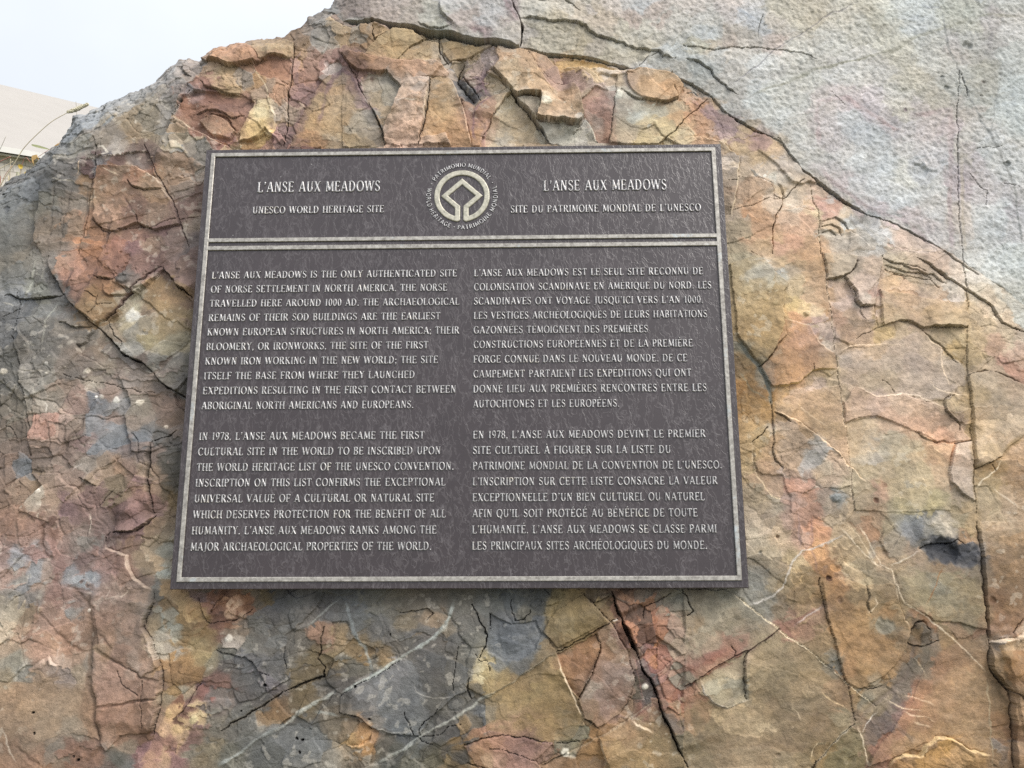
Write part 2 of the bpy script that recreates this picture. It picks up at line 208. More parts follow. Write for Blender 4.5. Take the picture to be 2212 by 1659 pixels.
(1, 2): """60 580 70 74 80;200 580 95 92 80;350 600 95 90 78;250 750 88 90 95;80 650 80 88 95;60 780 98 95 88;400 720 140 120 88;580 680 160 130 100;480 580 95 90 80;600 560 92 88 80;780 580 85 88 85;680 780 125 110 88;550 780 90 92 95;100 900 140 110 65;250 940 120 95 55;20 780 150 125 85;60 980 85 88 85;200 1000 80 84 82;150 960 88 92 92;350 880 90 92 92;450 850 85 88 92;700 850 88 88 88;800 700 95 92 85;500 1000 82 86 90;600 1000 85 88 92;700 1000 95 90 78;800 900 85 88 90;750 1100 90 88 80;250 1100 92 98 108;350 1050 95 100 112;150 1200 85 92 100;450 1130 78 84 90;550 1100 80 84 88;600 1200 95 95 88;300 1250 85 92 98;400 1280 82 88 95;900 620 95 98 95;1000 600 85 90 88;1080 560 70 80 88;1250 560 55 65 78;1200 650 90 88 75;1020 700 95 100 108;1100 780 70 80 92;1050 850 78 88 98;1200 850 85 95 105;1000 900 95 102 110;1250 800 85 95 105;1150 930 82 90 100;1240 720 80 92 108
900 1000 210 195 145;940 960 160 140 90;880 1040 170 150 110;880 1090 75 70 60;900 1150 85 82 75;950 1060 150 125 75;1050 1000 140 118 72;1030 1080 150 125 80;1100 1020 130 105 65;800 1000 80 82 82;850 1200 85 85 82;700 1200 85 88 90;1380 600 135 115 65;1420 680 140 130 105;1450 720 130 112 75;1500 580 150 125 75;1600 650 135 120 85;1550 720 140 115 65;1350 750 115 98 62;1450 820 138 110 60;1650 700 128 105 65;1350 850 120 100 65;1300 900 115 98 68;1680 560 100 92 75;1680 610 85 65 40;1720 600 120 75 55;1780 680 130 90 75;1250 1000 125 105 75;1200 1080 130 105 75;1350 1050 180 150 95;1300 1120 165 140 90;1200 1150 140 125 80;1100 1200 135 118 80;1250 1250 150 125 78;1400 1150 150 122 75;1050 1280 140 122 85;1150 1350 140 115 80;1350 1300 140 118 75;1450 1250 150 120 78;1300 1400 155 130 82;1450 1350 150 125 85
1500 900 145 95 65;1480 980 135 85 60;1550 950 150 98 68;1600 850 145 105 70;1580 1050 140 95 70;1450 1000 125 85 58;1640 900 140 95 60;1560 1130 185 172 155;1530 1180 190 180 165;1500 1100 150 130 110;1720 850 145 122 85;1750 950 150 120 92;1650 1050 148 122 112;1750 1050 150 125 115;1700 1150 130 95 75;1800 1100 145 120 105;1600 1200 145 115 105;1650 1250 138 105 95;1750 1200 135 105 90;1850 1250 130 105 78;1550 1270 135 100 65;1560 1400 150 105 62;1600 1350 145 100 62;1530 1350 130 110 78;1480 1420 115 118 95;1420 1470 115 115 100
1100 1370 150 115 105;1180 1420 125 88 95;1080 1420 155 110 105;980 1450 160 115 98;1000 1500 165 118 105;900 1480 150 100 70;1150 1530 155 120 110;1100 1600 160 115 105;1300 1520 160 120 105;1280 1470 140 105 110;1000 1600 155 125 105;1350 1600 150 110 72;1400 1530 130 95 70;1450 1600 130 85 45;1550 1550 140 95 50;1430 1510 110 115 100;1450 1555 205 210 195;1600 1620 135 90 48;1650 1520 150 110 65;1800 1500 170 140 92;1800 1600 155 125 82;1900 1450 155 125 95;1750 1400 150 118 88;1950 1350 140 112 75;2000 1250 155 110 80;1950 1500 150 120 78;1930 1620 150 125 80;2050 1450 135 112 72;2100 1400 120 90 55;1850 1350 148 110 75;1800 1380 120 88 65;1950 1250 150 80 72;2020 1190 145 95 80
600 1350 72 76 82;650 1420 70 74 82;560 1400 85 88 90;800 1420 75 80 85;850 1350 105 100 85;900 1300 85 95 108;930 1270 130 140 145;760 1400 160 125 75;720 1480 140 110 60;780 1480 80 82 88;720 1550 60 68 78;800 1560 150 115 70;860 1540 150 110 65;300 1480 95 95 82;250 1450 90 92 85;400 1480 85 88 82;600 1500 92 90 78;550 1580 100 95 72;450 1600 98 95 82;300 1600 80 85 85;100 1600 76 82 84;350 1400 82 90 98;450 1420 100 105 105;200 1350 88 95 102;30 1340 105 108 105;100 1420 205 150 90;130 1460 200 145 85;60 1450 190 160 100;110 1360 180 125 75;160 1400 165 120 80;680 1640 110 95 65;850 1640 120 95 60;900 1600 160 140 105
1850 580 170 110 80;1830 650 165 105 80;1950 750 175 95 75;1980 850 185 110 75;2020 950 170 95 85;1990 960 130 75 80;2000 700 170 100 80;1960 560 95 100 95;2050 600 110 108 95;2000 640 150 125 100;2100 560 105 108 98;2180 600 115 112 100;2100 750 165 140 120;2150 850 165 150 125;2200 700 140 120 95;2180 1050 140 150 130;2150 1000 165 130 105;2050 1040 175 120 110;2100 1120 180 110 90;1830 700 75 60 50;1780 570 70 65 58;1900 880 100 70 60;1870 820 80 50 42;1920 1000 85 75 72;1900 1100 90 80 62;1980 1150 80 82 82;2000 1050 75 80 85;1980 1210 82 88 92;2150 1300 190 130 95;2150 1200 170 100 80;2200 1150 165 80 75;2120 1330 85 85 85;2180 1450 100 98 78;2200 1300 185 140 100""",
(2, 1): """350 80 145 125 85;400 30 155 140 105;350 200 150 125 85;420 260 165 140 95;500 200 175 150 110;550 300 165 140 95;500 130 190 200 205;560 130 195 200 200;600 170 160 165 160;640 130 170 145 115;450 400 180 150 95;400 500 155 125 75;500 550 165 138 88;600 450 170 145 95;550 650 140 115 72;440 600 120 105 75;390 580 115 130 135;500 720 105 115 115;540 790 125 132 130;420 750 140 105 55;450 850 130 95 50;380 700 130 100 55;500 880 130 95 55;540 900 170 120 60;400 900 160 120 65;430 1000 165 130 80;370 880 180 120 60;540 980 190 140 70;500 1080 160 125 75;400 1100 160 128 80;450 1200 150 125 80;420 1350 170 150 105;550 1200 165 130 90;520 1140 205 190 165;480 1400 175 140 105;550 1400 185 150 115;600 1500 180 150 120;450 1550 165 155 130;560 1600 165 158 135
700 60 175 150 110;800 100 185 150 110;750 20 185 145 105;850 80 175 135 90;700 250 180 160 125;800 280 180 150 120;680 350 190 170 110;740 390 205 185 130;820 400 210 195 160;900 200 180 145 110;900 370 160 120 75;850 350 180 150 115;1000 100 165 155 135;1000 50 175 165 150;1080 80 150 140 125;1150 200 185 165 155;1200 100 190 165 145;1000 200 180 155 140;1050 300 185 165 160;1000 400 170 130 105;1100 400 165 140 115;1180 300 190 195 190;1200 270 190 130 120;1150 470 155 130 110;1050 480 160 130 105;1180 360 195 175 165;1250 320 185 160 140;680 450 190 130 95;750 500 175 130 110;720 560 175 125 100;840 480 180 150 150;900 460 190 170 160;900 550 190 180 165;850 530 175 130 95;930 500 170 150 145;1050 560 170 135 90;1030 590 165 140 110;700 650 165 120 80;800 650 160 118 85;600 780 170 125 75;680 750 165 120 75;650 830 195 155 95;850 700 170 145 105;900 680 190 165 110;950 750 180 160 125
1350 50 185 175 150;1400 100 170 165 140;1500 80 190 170 150;1450 150 180 160 130;1350 180 205 165 120;1420 200 205 165 130;1600 150 190 180 165;1700 200 180 180 175;1750 270 170 170 175;1600 230 200 175 150;1400 260 190 160 135;1500 300 185 165 150;1650 300 195 160 130;1600 370 190 155 105;1750 380 190 165 120;1700 320 200 170 135;1450 400 180 150 125;1300 400 185 150 110;1280 480 190 160 95;1400 480 170 150 115;1550 440 185 155 120;1650 520 165 145 115;1750 500 170 150 115;1750 600 185 150 85;1820 560 185 165 120;1600 600 180 155 125;1450 550 185 160 140;1350 600 185 165 150;1100 650 180 165 155;1200 700 180 165 150;1300 680 180 165 150;1250 600 180 150 110;1500 700 185 160 145;1700 700 175 160 145;1750 780 165 150 140;1650 850 170 155 145;1200 830 165 150 115;1300 820 160 140 105;1100 800 175 155 135;1450 830 180 160 140;1050 650 185 175 175;870 830 190 170 165;700 900 185 150 120;800 950 180 150 118;750 880 180 155 135;900 900 180 150 110;650 950 175 145 105;950 1000 185 150 120;800 1080 170 145 105;700 1050 200 160 110;900 1150 185 150 100;1000 900 190 170 135;1100 950 185 155 130;1250 950 180 160 160;1400 950 185 165 140;1550 980 180 155 130;1300 1050 190 150 125;1400 1100 200 155 130;1500 1120 200 160 135;1200 1050 185 160 130;1600 1050 185 155 130;1700 980 175 150 110;1750 950 175 155 115;1750 1060 160 140 125;1600 1180 195 145 110;1650 1200 170 110 80;1700 1250 190 130 95;1600 1300 180 140 105;1100 1150 185 155 120;1200 1180 180 160 135;1350 1200 170 165 145;1300 1250 170 165 150;1450 1250 165 165 145;1220 1300 165 165 170;1500 1300 180 155 120;1400 1350 175 155 115;1550 1400 175 155 115;1650 1400 180 140 105;1300 1400 170 155 125;1200 1400 170 155 120;1240 1500 190 130 110;1180 1500 175 155 125;1350 1500 170 155 120;1500 1530 165 150 115;1400 1600 165 155 105;1600 1600 160 145 85
840 1270 150 160 170;790 1330 155 160 168;700 1300 170 140 110;620 1100 165 145 130;650 1200 150 130 110;750 1150 185 150 110;900 1350 180 160 130;950 1280 195 160 130;700 1400 145 122 105;780 1420 140 125 115;650 1400 165 155 150;850 1400 170 145 110;680 1480 190 120 100;660 1560 150 132 128;760 1490 190 140 120;720 1600 168 132 115;850 1550 165 150 135;950 1450 190 155 125;980 1570 135 150 160;900 1600 170 160 145;1050 1500 180 160 125;1030 1600 185 160 125;800 1600 165 124 105;620 1350 170 145 115
1950 400 170 155 125;1900 500 175 155 120;2000 550 175 140 120;2050 650 185 135 120;2150 750 185 125 105;2150 600 185 155 135;2100 500 175 160 130;1950 700 170 150 120;1900 650 165 145 100;2050 800 170 150 125;2000 850 172 155 130;2150 900 165 145 120;2000 1000 170 150 125;2050 1150 165 148 125;2150 1050 168 150 130;1950 1100 170 150 115;1970 1200 170 150 125;2150 1250 180 145 110;2100 1200 145 120 95;1950 1280 160 135 95;1870 900 150 125 80;1870 1100 145 120 75;1790 1250 175 155 140;1780 1400 175 155 140;1820 1500 170 150 130;1940 1400 155 125 75;1960 1350 150 115 60;2000 1450 160 135 90;2100 1400 175 140 105;2150 1500 175 145 115;1980 1600 160 140 105;2150 1620 170 140 110;1920 1500 160 140 105;1870 60 195 195 192;2000 100 195 200 200;2150 60 190 195 190;2100 250 185 190 185;2150 350 185 195 195;1900 250 195 185 165;1950 300 200 180 155;2050 350 205 190 165;1850 330 195 175 140;1750 50 190 175 160;1650 30 190 160 140;2180 420 180 195 200;2100 420 200 175 145;2150 480 190 165 140""",
(2, 2): """500 60 165 150 130;450 200 165 152 130;520 300 155 140 115;600 100 165 145 115;600 200 160 140 110;650 60 165 140 130;700 60 160 122 105;790 80 175 110 90;850 160 170 105 80;750 180 152 126 112;850 250 180 130 85;950 60 150 140 115;1000 150 160 145 115;1000 250 155 140 105;1180 100 185 130 95;1220 60 175 135 100;1300 100 165 150 110;1100 200 165 145 110;1100 330 150 138 108;1250 280 180 150 115;1350 200 150 135 115;1450 80 125 130 135;1500 130 110 115 125;1600 100 155 150 135;1700 120 190 175 150;1750 160 120 115 110;1620 180 75 82 95;1680 230 50 58 72;1750 270 45 52 68;1800 290 62 68 82;1850 250 95 98 108;1580 240 70 72 78;1560 200 150 145 135;1820 170 185 130 80;1780 60 170 150 105;1850 80 175 140 90;1400 50 150 145 125;1250 170 150 125 95
480 420 125 125 118;550 400 145 135 112;450 520 120 122 118;600 450 140 125 95;700 350 150 135 100;750 450 150 128 88;850 480 155 128 82;700 520 140 118 82;800 550 140 115 78;650 600 120 112 90;520 580 105 108 105;780 620 138 115 80;700 680 125 95 78;660 730 120 70 68;750 700 140 100 80;850 640 150 118 95;930 380 180 115 70;960 450 175 118 75;920 500 165 120 80;1050 420 145 130 98;1050 550 140 128 95;1000 600 160 122 78;1150 500 145 128 95;1250 500 150 130 95;1200 580 145 130 95;1000 700 165 120 72;1100 700 168 125 72;1280 720 130 128 110;1280 640 165 120 70;1370 680 135 120 88;1400 600 150 125 85;1340 500 145 125 95;1300 400 155 135 105;1050 850 175 128 78;1200 900 178 132 80;1300 850 170 125 75;1150 1000 160 125 78;1050 1000 170 115 70;1200 1060 130 125 110;1300 1000 160 120 70;1350 900 150 115 75;1370 800 140 122 95;1120 1080 160 125 80
1450 350 155 135 108;1500 300 170 140 115;1600 300 155 125 90;1500 450 145 132 95;1450 480 140 125 90;1650 330 165 118 75;1620 480 115 118 110;1670 500 120 122 112;1550 550 150 130 85;1700 450 140 130 95;1800 450 145 132 95;1850 350 150 135 110;1750 350 165 130 105;1850 600 140 125 85;1700 650 145 128 95;1800 700 130 120 92;1600 700 150 128 85;1700 580 140 130 100;1900 650 155 125 85;1850 750 165 118 92;1700 760 160 125 95;1950 750 170 130 110;1900 820 150 125 95;1500 750 75 68 55;1550 710 155 95 60;1520 800 115 112 105;1560 820 120 115 108;1650 820 160 130 78;1500 850 130 120 100;1440 780 165 125 78;1450 850 140 110 78;1420 950 150 110 72;1450 1000 120 112 98;1500 950 112 108 95;1540 1050 118 112 100;1400 1100 105 100 92;1350 1180 100 95 90;1300 1300 88 82 85;1250 1400 95 92 88;1220 1450 105 100 90;1330 1350 95 85 88;1250 1250 130 112 82;1380 1250 110 92 88;1300 1150 135 118 88
1600 1000 160 108 78;1550 1130 165 105 80;1480 1200 165 100 82;1430 1280 165 98 82;1400 1370 155 95 80;1320 1430 162 100 82;1280 1500 150 95 78;1220 1580 150 92 75;1250 1530 150 95 78;1700 900 165 125 88;1750 1000 160 122 85;1650 950 165 115 80;1800 1100 155 120 82;1650 1150 150 115 80;1600 1250 155 120 85;1700 1300 150 118 82;1850 1250 152 120 85;1800 1400 150 120 82;1550 1350 150 115 82;1500 1450 140 112 78;1650 1430 140 112 78;1400 1500 150 120 82;1480 1530 120 95 58;1900 1000 150 122 85;1920 1150 150 118 78;1850 880 155 128 92;1920 1400 148 118 80;1650 1500 175 130 62;1550 1580 170 125 68;1700 1550 180 135 75;1800 1580 172 132 85;1900 1550 165 125 72;1400 1600 172 128 75;1700 1630 165 125 80;1600 1630 175 130 75;1950 1620 155 115 62
30 560 120 108 85;100 600 125 118 98;150 700 145 138 118;250 680 135 128 105;30 700 150 120 85;250 560 120 118 100;400 620 115 115 105;50 800 150 135 110;150 850 145 128 100;250 880 150 85 72;300 920 130 68 68;150 960 160 95 80;50 1000 165 75 65;100 920 160 130 110;30 1130 160 80 65;30 1060 140 145 125;150 1050 160 140 95;250 1040 170 155 115;300 1000 150 140 110;350 950 140 130 105;300 1100 120 122 115;350 1080 110 115 112;200 1130 155 150 125;250 1200 165 160 140;340 1180 135 130 108;500 900 132 122 92;450 1000 135 122 92;600 850 125 115 88;700 850 130 115 85;550 1050 138 122 90;650 1000 140 125 92;450 1150 140 125 92;600 1150 142 125 92;800 950 150 125 82;900 850 135 110 75;850 950 140 118 80;950 950 100 105 100;900 1050 150 122 80;950 1150 168 125 85;850 1150 150 128 95;750 1200 148 128 95;1000 1250 160 118 80;1030 1150 120 90 65;950 1000 98 108 110;350 1250 142 125 92;200 1250 140 122 88;100 1250 150 120 85;30 1300 110 98 65;150 1350 135 120 85;300 1400 145 125 95;450 1350 148 128 98;550 1250 145 125 95;700 1300 148 128 98;650 1400 150 128 100;850 1350 150 122 92;1000 1320 125 115 85;60 1500 105 95 68;150 1500 140 118 88;250 1550 145 120 90;400 1500 150 128 98;550 1500 152 130 100;700 1500 150 128 98;500 1620 140 115 82;650 1620 130 118 92;300 1620 150 122 90;20 1450 80 80 65;100 1600 130 115 85;780 1580 125 110 80
900 1400 135 112 78;1000 1430 120 105 72;880 1530 150 118 62;850 1580 145 112 62;1000 1500 118 108 72;1050 1450 125 112 78;1100 1550 125 115 75;950 1600 130 118 78;1030 1600 135 122 78;1150 1560 130 105 72;1150 1200 120 125 115;1100 1180 165 130 80;1180 1260 160 140 105;1120 1320 140 110 85;2000 300 150 115 78;2000 150 165 140 110;2100 100 170 145 112;2000 60 170 145 110;2150 200 160 125 85;2050 400 150 118 78;2150 400 170 140 105;2050 600 152 115 75;2150 550 160 125 85;1990 570 120 80 55;2000 680 155 105 78;2100 700 160 115 85;2050 760 180 145 125;2170 760 215 205 190;2000 820 150 150 155;2050 870 195 170 130;2150 860 190 165 125;2030 920 170 130 75;2100 1000 150 105 62;2150 950 140 95 58;2180 1100 150 118 82;2080 1100 160 120 85;2150 1200 165 130 95;2180 1300 160 128 92;2050 1150 110 90 58;2070 1250 120 95 62;2040 1350 140 98 62;2050 1450 150 100 65;2080 1450 125 85 55;2000 1500 150 115 75;2180 1450 155 120 82;2060 1530 115 110 105;2040 1600 140 108 72;2110 1580 85 72 60;2170 1600 155 118 82""",
}
# ---------------------------------------------------------------- boulder: survey of its joints, ledges and veins
# ops: s h R = ledge, the left side (looking along the line) stands h mm proud and dies away over R mm
#      c w d = open crack w mm wide and d mm deep;  g w d = soft groove (d < 0: ridge)
#      v w a r g b = mineral vein, on ledge lines also the painted lit edge, w mm wide of opacity a and that colour
LINES = [
# --- block 1 0
((1,0),"c 8.5 60 + s 3.5 150","0 118 60 128 130 135 200 120 330 155 470 185 600 215 720 235 850 270 1000 290 1165 320"),
((1,0),"c 5.5 45 + s 3.5 120","1165 320 1320 362 1500 385 1700 415 1880 455"),
((1,0),"c 1.4 7 + s 2.5 120","1880 455 2000 470 2100 482 2212 520 2392 640 2520 755"),
((1,0),"c 3.6 30","1105 0 1130 60 1165 130 1180 200 1175 270 1170 318"),
((1,0),"c 2.2 14","640 235 630 300 640 330 690 400"),
((1,0),"c 3 14","530 250 560 222 600 240 640 230"),((1,0),"c 2 10","545 262 590 255 635 262"),
((1,0),"c 2.2 12","640 402 700 385 800 375"),
((1,0),"c 1.8 8 + s 3 30","200 200 220 240 270 215 330 170"),((1,0),"c 1 5","340 390 450 300 540 255"),
((1,0),"c 1.4 7","190 130 195 200 225 240"),
((1,0),"s 9 60","690 450 660 420 620 402 400 405 250 375 80 345 0 330"),
((1,0),"c 1.2 5","0 340 60 420 110 520 150 620 185 680"),
((1,0),"c 3 16 + s 5 40","185 680 230 780 270 860 290 945"),
((1,0),"v 9 0.6 110 85 100","-160 800 -120 600 -60 480 0 430 60 470 110 560 150 660 200 720"),
((1,0),"c 2.4 9 + s 6 50","505 940 512 880 530 780 555 700 570 600 575 510"),
((1,0),"s 5 50 + c 1.2 4","575 510 450 520 400 550 370 620 330 730 275 820"),
((1,0),"s 7 60 + v 1.4 0.6 225 195 165","845 945 830 880 800 790 780 700 750 610 720 530 690 490"),
((1,0),"v 1.4 0.7 235 215 190","505 700 535 770 545 690 570 600"),
((1,0),"v 1.6 0.7 235 225 210","350 680 450 675 545 680"),
((1,0),"g 16 12","800 370 765 430 745 490 780 570 840 640 880 690"),
((1,0),"c 3 14","790 400 750 460 745 500 800 580 850 640"),((1,0),"c 3 12","770 470 800 510 850 570 890 640 900 660"),
((1,0),"s 6 40","940 620 900 660 860 700 845 760"),
((1,0),"v 4 0.6 120 85 100","925 470 915 540 930 610 960 625 860 720 840 800 850 860 880 920"),
((1,0),"s 8 60 + c 1.6 6","930 470 980 460 1040 520 1080 570 1130 630 1200 627 1290 640 1295 690 1260 790 1310 815 1440 805 1540 825 1580 760 1540 650 1510 590 1420 575"),
((1,0),"c 3.4 18","1085 580 1130 632 1200 628 1285 642"),
((1,0),"c 1 3 + s 3 40","1420 575 1370 565 1330 530 1300 480 1260 430 1220 350"),
((1,0),"s 6 60 + c 3 14","1090 590 1170 690 1250 790 1300 850 1350 940"),
((1,0),"c 1.2 5 + s 2 30","1090 590 1040 660 990 750 950 830 920 890"),
((1,0),"s 5 40 + v 1.2 0.6 230 220 200","1665 940 1620 850 1580 760"),
((1,0),"s 4 40 + c 1 4","1735 935 1745 860 1755 760 1770 600 1775 500"),
((1,0),"c 2 8","2212 780 2150 850 2060 930"),
((1,0),"s 8 60 + v 1.4 0.6 225 215 195","1900 480 1820 470 1690 460 1560 460 1450 465 1390 475"),
((1,0),"c 2 8","1830 470 1840 490 1890 495"),
((1,0),"s 5 50 + v 1.4 0.5 205 210 215","2220 560 2180 510 2130 488 2000 470 1930 460"),
((1,0),"s 4 50 + c 1.4 5","1170 125 1250 130 1330 155 1420 160 1520 165 1590 185 1600 215 1650 250 1750 265 1820 290 1840 310 1950 330 2060 340 2080 380 2160 390"),
((1,0),"s 4 40 + c 1 4","1800 590 1900 640 1980 660 2100 670 2180 640 2150 560"),
((1,0),"c 1.2 5 + s 3 30","1280 20 1420 10 1470 30 1550 90"),((1,0),"c 1 4","1920 440 1980 380 2060 340"),
((1,0),"s 4 30","640 0 645 70 670 120 730 160 700 190"),((1,0),"s 3 30 + c 1 4","500 150 560 180 640 200 720 180"),
((1,0),"v 5 0.7 165 120 125","820 190 860 195 920 225 950 240"),((1,0),"v 5 0.7 160 120 125","1050 0 1090 60 1130 120 1150 150"),
((1,0),"s 3 25 + c 1 4","780 700 770 640 800 640"),((1,0),"s 3 30","1175 640 1180 700 1240 760 1260 790"),
((1,0),"s 2.5 20 + c 1 3","1500 880 1520 850 1550 850 1530 830"),
((1,0),"s 5 40","705 945 670 875 600 890 510 900"),
# --- block 2 0
((2,0),"c 6.5 45 + s 2.5 120","300 755 340 780 400 812 450 850 550 885"),
((2,0),"c 1.4 7 + s 2.5 100","550 885 640 930 700 1010 770 1090"),
((2,0),"c 7.5 50 + s 2.5 120","770 1090 800 1130 880 1190 1000 1280 1060 1330 1190 1405"),
((2,0),"c 1.2 6 + s 2 90","1190 1405 1300 1440 1450 1500 1600 1580 1760 1700 1910 1790"),
((2,0),"v 1.6 0.6 120 112 122 + g 3 0.8","300 560 430 470 500 420 600 330 700 270 800 200 900 130 1050 50 1150 0"),
((2,0),"v 6 0.75 152 146 118","450 620 600 560 750 500 900 440 1100 390 1250 350 1400 310 1500 240 1750 160 2000 90 2212 110"),
((2,0),"s 3 50 + c 1.2 4","0 305 100 320 200 330 300 310 420 310 540 325 680 335 800 350 870 380"),
((2,0),"c 2 7 + s 3 40","20 390 100 420 180 470 190 510 250 560 290 590 350 620"),
((2,0),"c 1 3 + s 2 40","490 250 500 170 510 100"),((2,0),"v 6 0.7 165 178 205","330 50 400 90 480 150"),
((2,0),"c 1.1 5 + s 1 80","1785 450 1775 700 1775 900 1780 1100 1775 1300 1785 1500 1795 1659"),
((2,0),"v 7 0.45 150 138 140","2010 0 2005 100 2000 200 1990 330"),
((2,0),"v 3.5 0.7 128 128 124","1680 60 1700 200 1730 320 1770 430 1800 480 1830 580 1850 640 1900 720 1930 800 2000 880 2030 960 2070 1050 2130 1180 2150 1300 2170 1450 2200 1600"),
((2,0),"c 2 7","1795 480 1830 580 1840 630"),((2,0),"v 3 0.5 140 140 136","2050 380 2060 480 2040 580 2020 680 2010 780 1990 870 1940 860"),
((2,0),"v 3.5 0.6 140 142 150","1680 60 1640 40 1590 45 1530 30"),
((2,0),"c 1 3","1900 960 2010 970 2060 960"),((2,0),"c 1.2 4 + s 2 40","2212 1250 2160 1205 2070 1195"),
((2,0),"c 1 3","1850 1130 1900 1200 1960 1250 1950 1340"),
((2,0),"v 8 0.85 190 150 150","880 950 880 850 870 750 880 660 1000 640 1070 630 1150 700 1250 760 1350 830 1420 860"),
((2,0),"v 8 0.8 178 148 150","1480 750 1600 740 1730 720 1735 850 1730 1100 1720 1400 1730 1640"),
((2,0),"v 8 0.8 180 148 148","870 1080 950 1170 1060 1260 1180 1350 1300 1400 1420 1430 1500 1500 1600 1590"),
((2,0),"v 6 0.5 185 160 125","1800 1000 1800 1300 1812 1650"),
((2,0),"v 7 0.75 135 105 120","60 640 100 700 170 770 250 820 340 850 450 900 510 920"),
((2,0),"c 1.6 6","0 780 70 730 160 660"),((2,0),"v 3 0.7 120 135 150 + c 1 4","20 605 70 605 100 625"),
((2,0),"s 5 40 + v 1.4 0.8 235 215 180","310 1420 330 1300 345 1180 355 1100 365 1020 340 1000 250 920 150 900 40 880"),
((2,0),"c 1.8 8","275 1185 340 1180"),((2,0),"c 1.6 7","290 1365 315 1365"),
((2,0),"s 6 60 + c 1 3","590 1300 585 1230 560 1190 500 1165 420 1150 350 1155"),
((2,0),"c 1 3","330 1370 450 1340 560 1300 640 1300"),
((2,0),"c 2.6 10 + s 4 40","560 1659 575 1600 575 1500 600 1420 640 1350 650 1250"),
((2,0),"c 2 7","590 1270 640 1300 680 1270 730 1210 780 1170"),
((2,0),"s 3 30 + v 1.4 0.7 225 230 230","425 1080 470 1130 520 1175 600 1185"),((2,0),"s 3 25","600 1185 640 1210 660 1290"),
((2,0),"c 1.2 5 + v 2 0.6 215 200 165","825 1180 845 1300 870 1360 885 1450 880 1550 890 1659"),
((2,0),"s 4 40 + v 1.2 0.6 225 200 170","880 1365 750 1350 640 1370"),
((2,0),"s 3 25 + c 1 4","890 1440 980 1420 1040 1460 1070 1500"),((2,0),"s 3 25 + c 1 4","890 1480 960 1460 1010 1490 1020 1540"),
((2,0),"s 3 25 + c 1 3","900 1520 960 1500 990 1540"),((2,0),"s 3 30","1200 1620 1150 1560 1080 1510 1040 1520"),
((2,0),"v 8 0.6 180 190 205","1060 1400 1150 1480 1230 1560 1290 1620"),
((2,0),"c 1.4 5","610 900 660 950"),((2,0),"c 1 3","960 590 1060 680"),
# --- block 2 1
((2,1),"s 3 25 + c 1.2 5","1290 20 1400 60 1500 100 1600 150"),((2,1),"s 3 25 + c 1.2 5","1300 60 1450 110 1600 130 1700 180"),
((2,1),"c 1.2 5","1290 90 1380 120 1500 140 1600 160 1650 210"),((2,1),"c 1 4","1330 40 1460 70 1560 110"),
((2,1),"c 1.2 4 + s 3 30","1270 475 1250 400 1240 330 1260 200 1270 100 1285 0"),
((2,1),"s 5 40 + c 1.2 4","920 160 1000 145 1060 130 1100 90 1120 30"),
((2,1),"s 6 50 + c 2 9","1035 150 1080 200 1110 240 1115 290 1150 325 1240 325"),
((2,1),"c 1 4","1150 330 1150 370 1180 410"),
((2,1),"v 1.7 0.75 228 204 172","1545 485 1590 530 1620 570 1665 600 1670 700 1700 790 1720 850"),
((2,1),"s 6 50 + c 1.8 8","1550 470 1620 460 1730 460 1835 470"),
((2,1),"c 1.4 6 + s 2 30","1540 482 1600 530 1660 580 1720 650 1790 700"),
((2,1),"v 8 0.5 150 124 78","1830 200 1830 300 1840 450 1845 700 1850 800 1865 950 1860 1100 1870 1250 1880 1400 1888 1659"),
((2,1),"c 1.1 5 + s 1 60","1795 0 1810 100 1830 200 1830 300 1840 450 1845 700 1850 800 1862 950 1860 1100 1870 1250 1880 1400 1888 1659"),
((2,1),"c 3.4 20 + s 3.5 110","1500 30 1650 110 1800 210 2000 330 2060 440 2120 465 2212 490"),
((2,1),"c 0.9 3","1110 545 1250 480 1350 445 1470 430 1540 480"),
((2,1),"v 1.7 0.7 230 205 175","990 625 1080 600 1150 580 1280 585 1420 580"),
((2,1),"v 2.2 0.75 232 210 185 + g 3 -0.8","1115 840 1180 880 1250 915 1330 910 1430 895 1530 905 1600 940 1680 970"),
((2,1),"v 1.8 0.7 230 208 180","1580 795 1620 850 1700 880 1760 895 1850 910"),
((2,1),"v 2.4 0.8 228 192 125 + s 4 40","570 845 680 830 740 815 790 770 830 745 920 735 990 730"),
((2,1),"c 1.6 6","830 700 840 740"),
((2,1),"v 1.5 0.6 225 205 180","650 420 720 440 800 455 870 420"),((2,1),"v 1.7 0.7 228 205 175","840 520 880 570 930 610 975 630"),
((2,1),"s 4 40 + v 2.6 0.8 232 204 165","1200 1480 1150 1440 1100 1380 1050 1350 1000 1280 930 1220 830 1150 750 1090 650 1040 580 1000"),
((2,1),"v 1.2 0.6 225 200 165","720 950 770 1000 850 1070 950 1130"),
((2,1),"v 5 0.85 112 124 124 + g 6 2","335 530 380 600 430 660 490 720 540 790 550 850 560 940 560 1000"),
((2,1),"c 1.3 7 + s 2.5 40","560 940 570 1050 580 1150 580 1250 595 1320 640 1370"),
((2,1),"v 3 0.6 125 120 95","350 730 430 860 560 950"),((2,1),"c 2.4 10 + s 4 40","580 1010 640 1050 685 1085"),
((2,1),"v 1.8 0.75 228 204 165","445 1210 440 1300 470 1400 520 1500 560 1560 680 1600"),
((2,1),"c 1.4 6","445 1215 500 1170 545 1120"),
((2,1),"s 6 60 + c 1 4","495 720 540 660 580 600 650 520 635 380 640 260 665 200 560 100 470 10 440 -20"),
((2,1),"s 5 50 + c 1.6 6","1760 897 1720 905 1690 930 1690 980 1700 1010 1750 1050 1795 1090 1795 1130"),
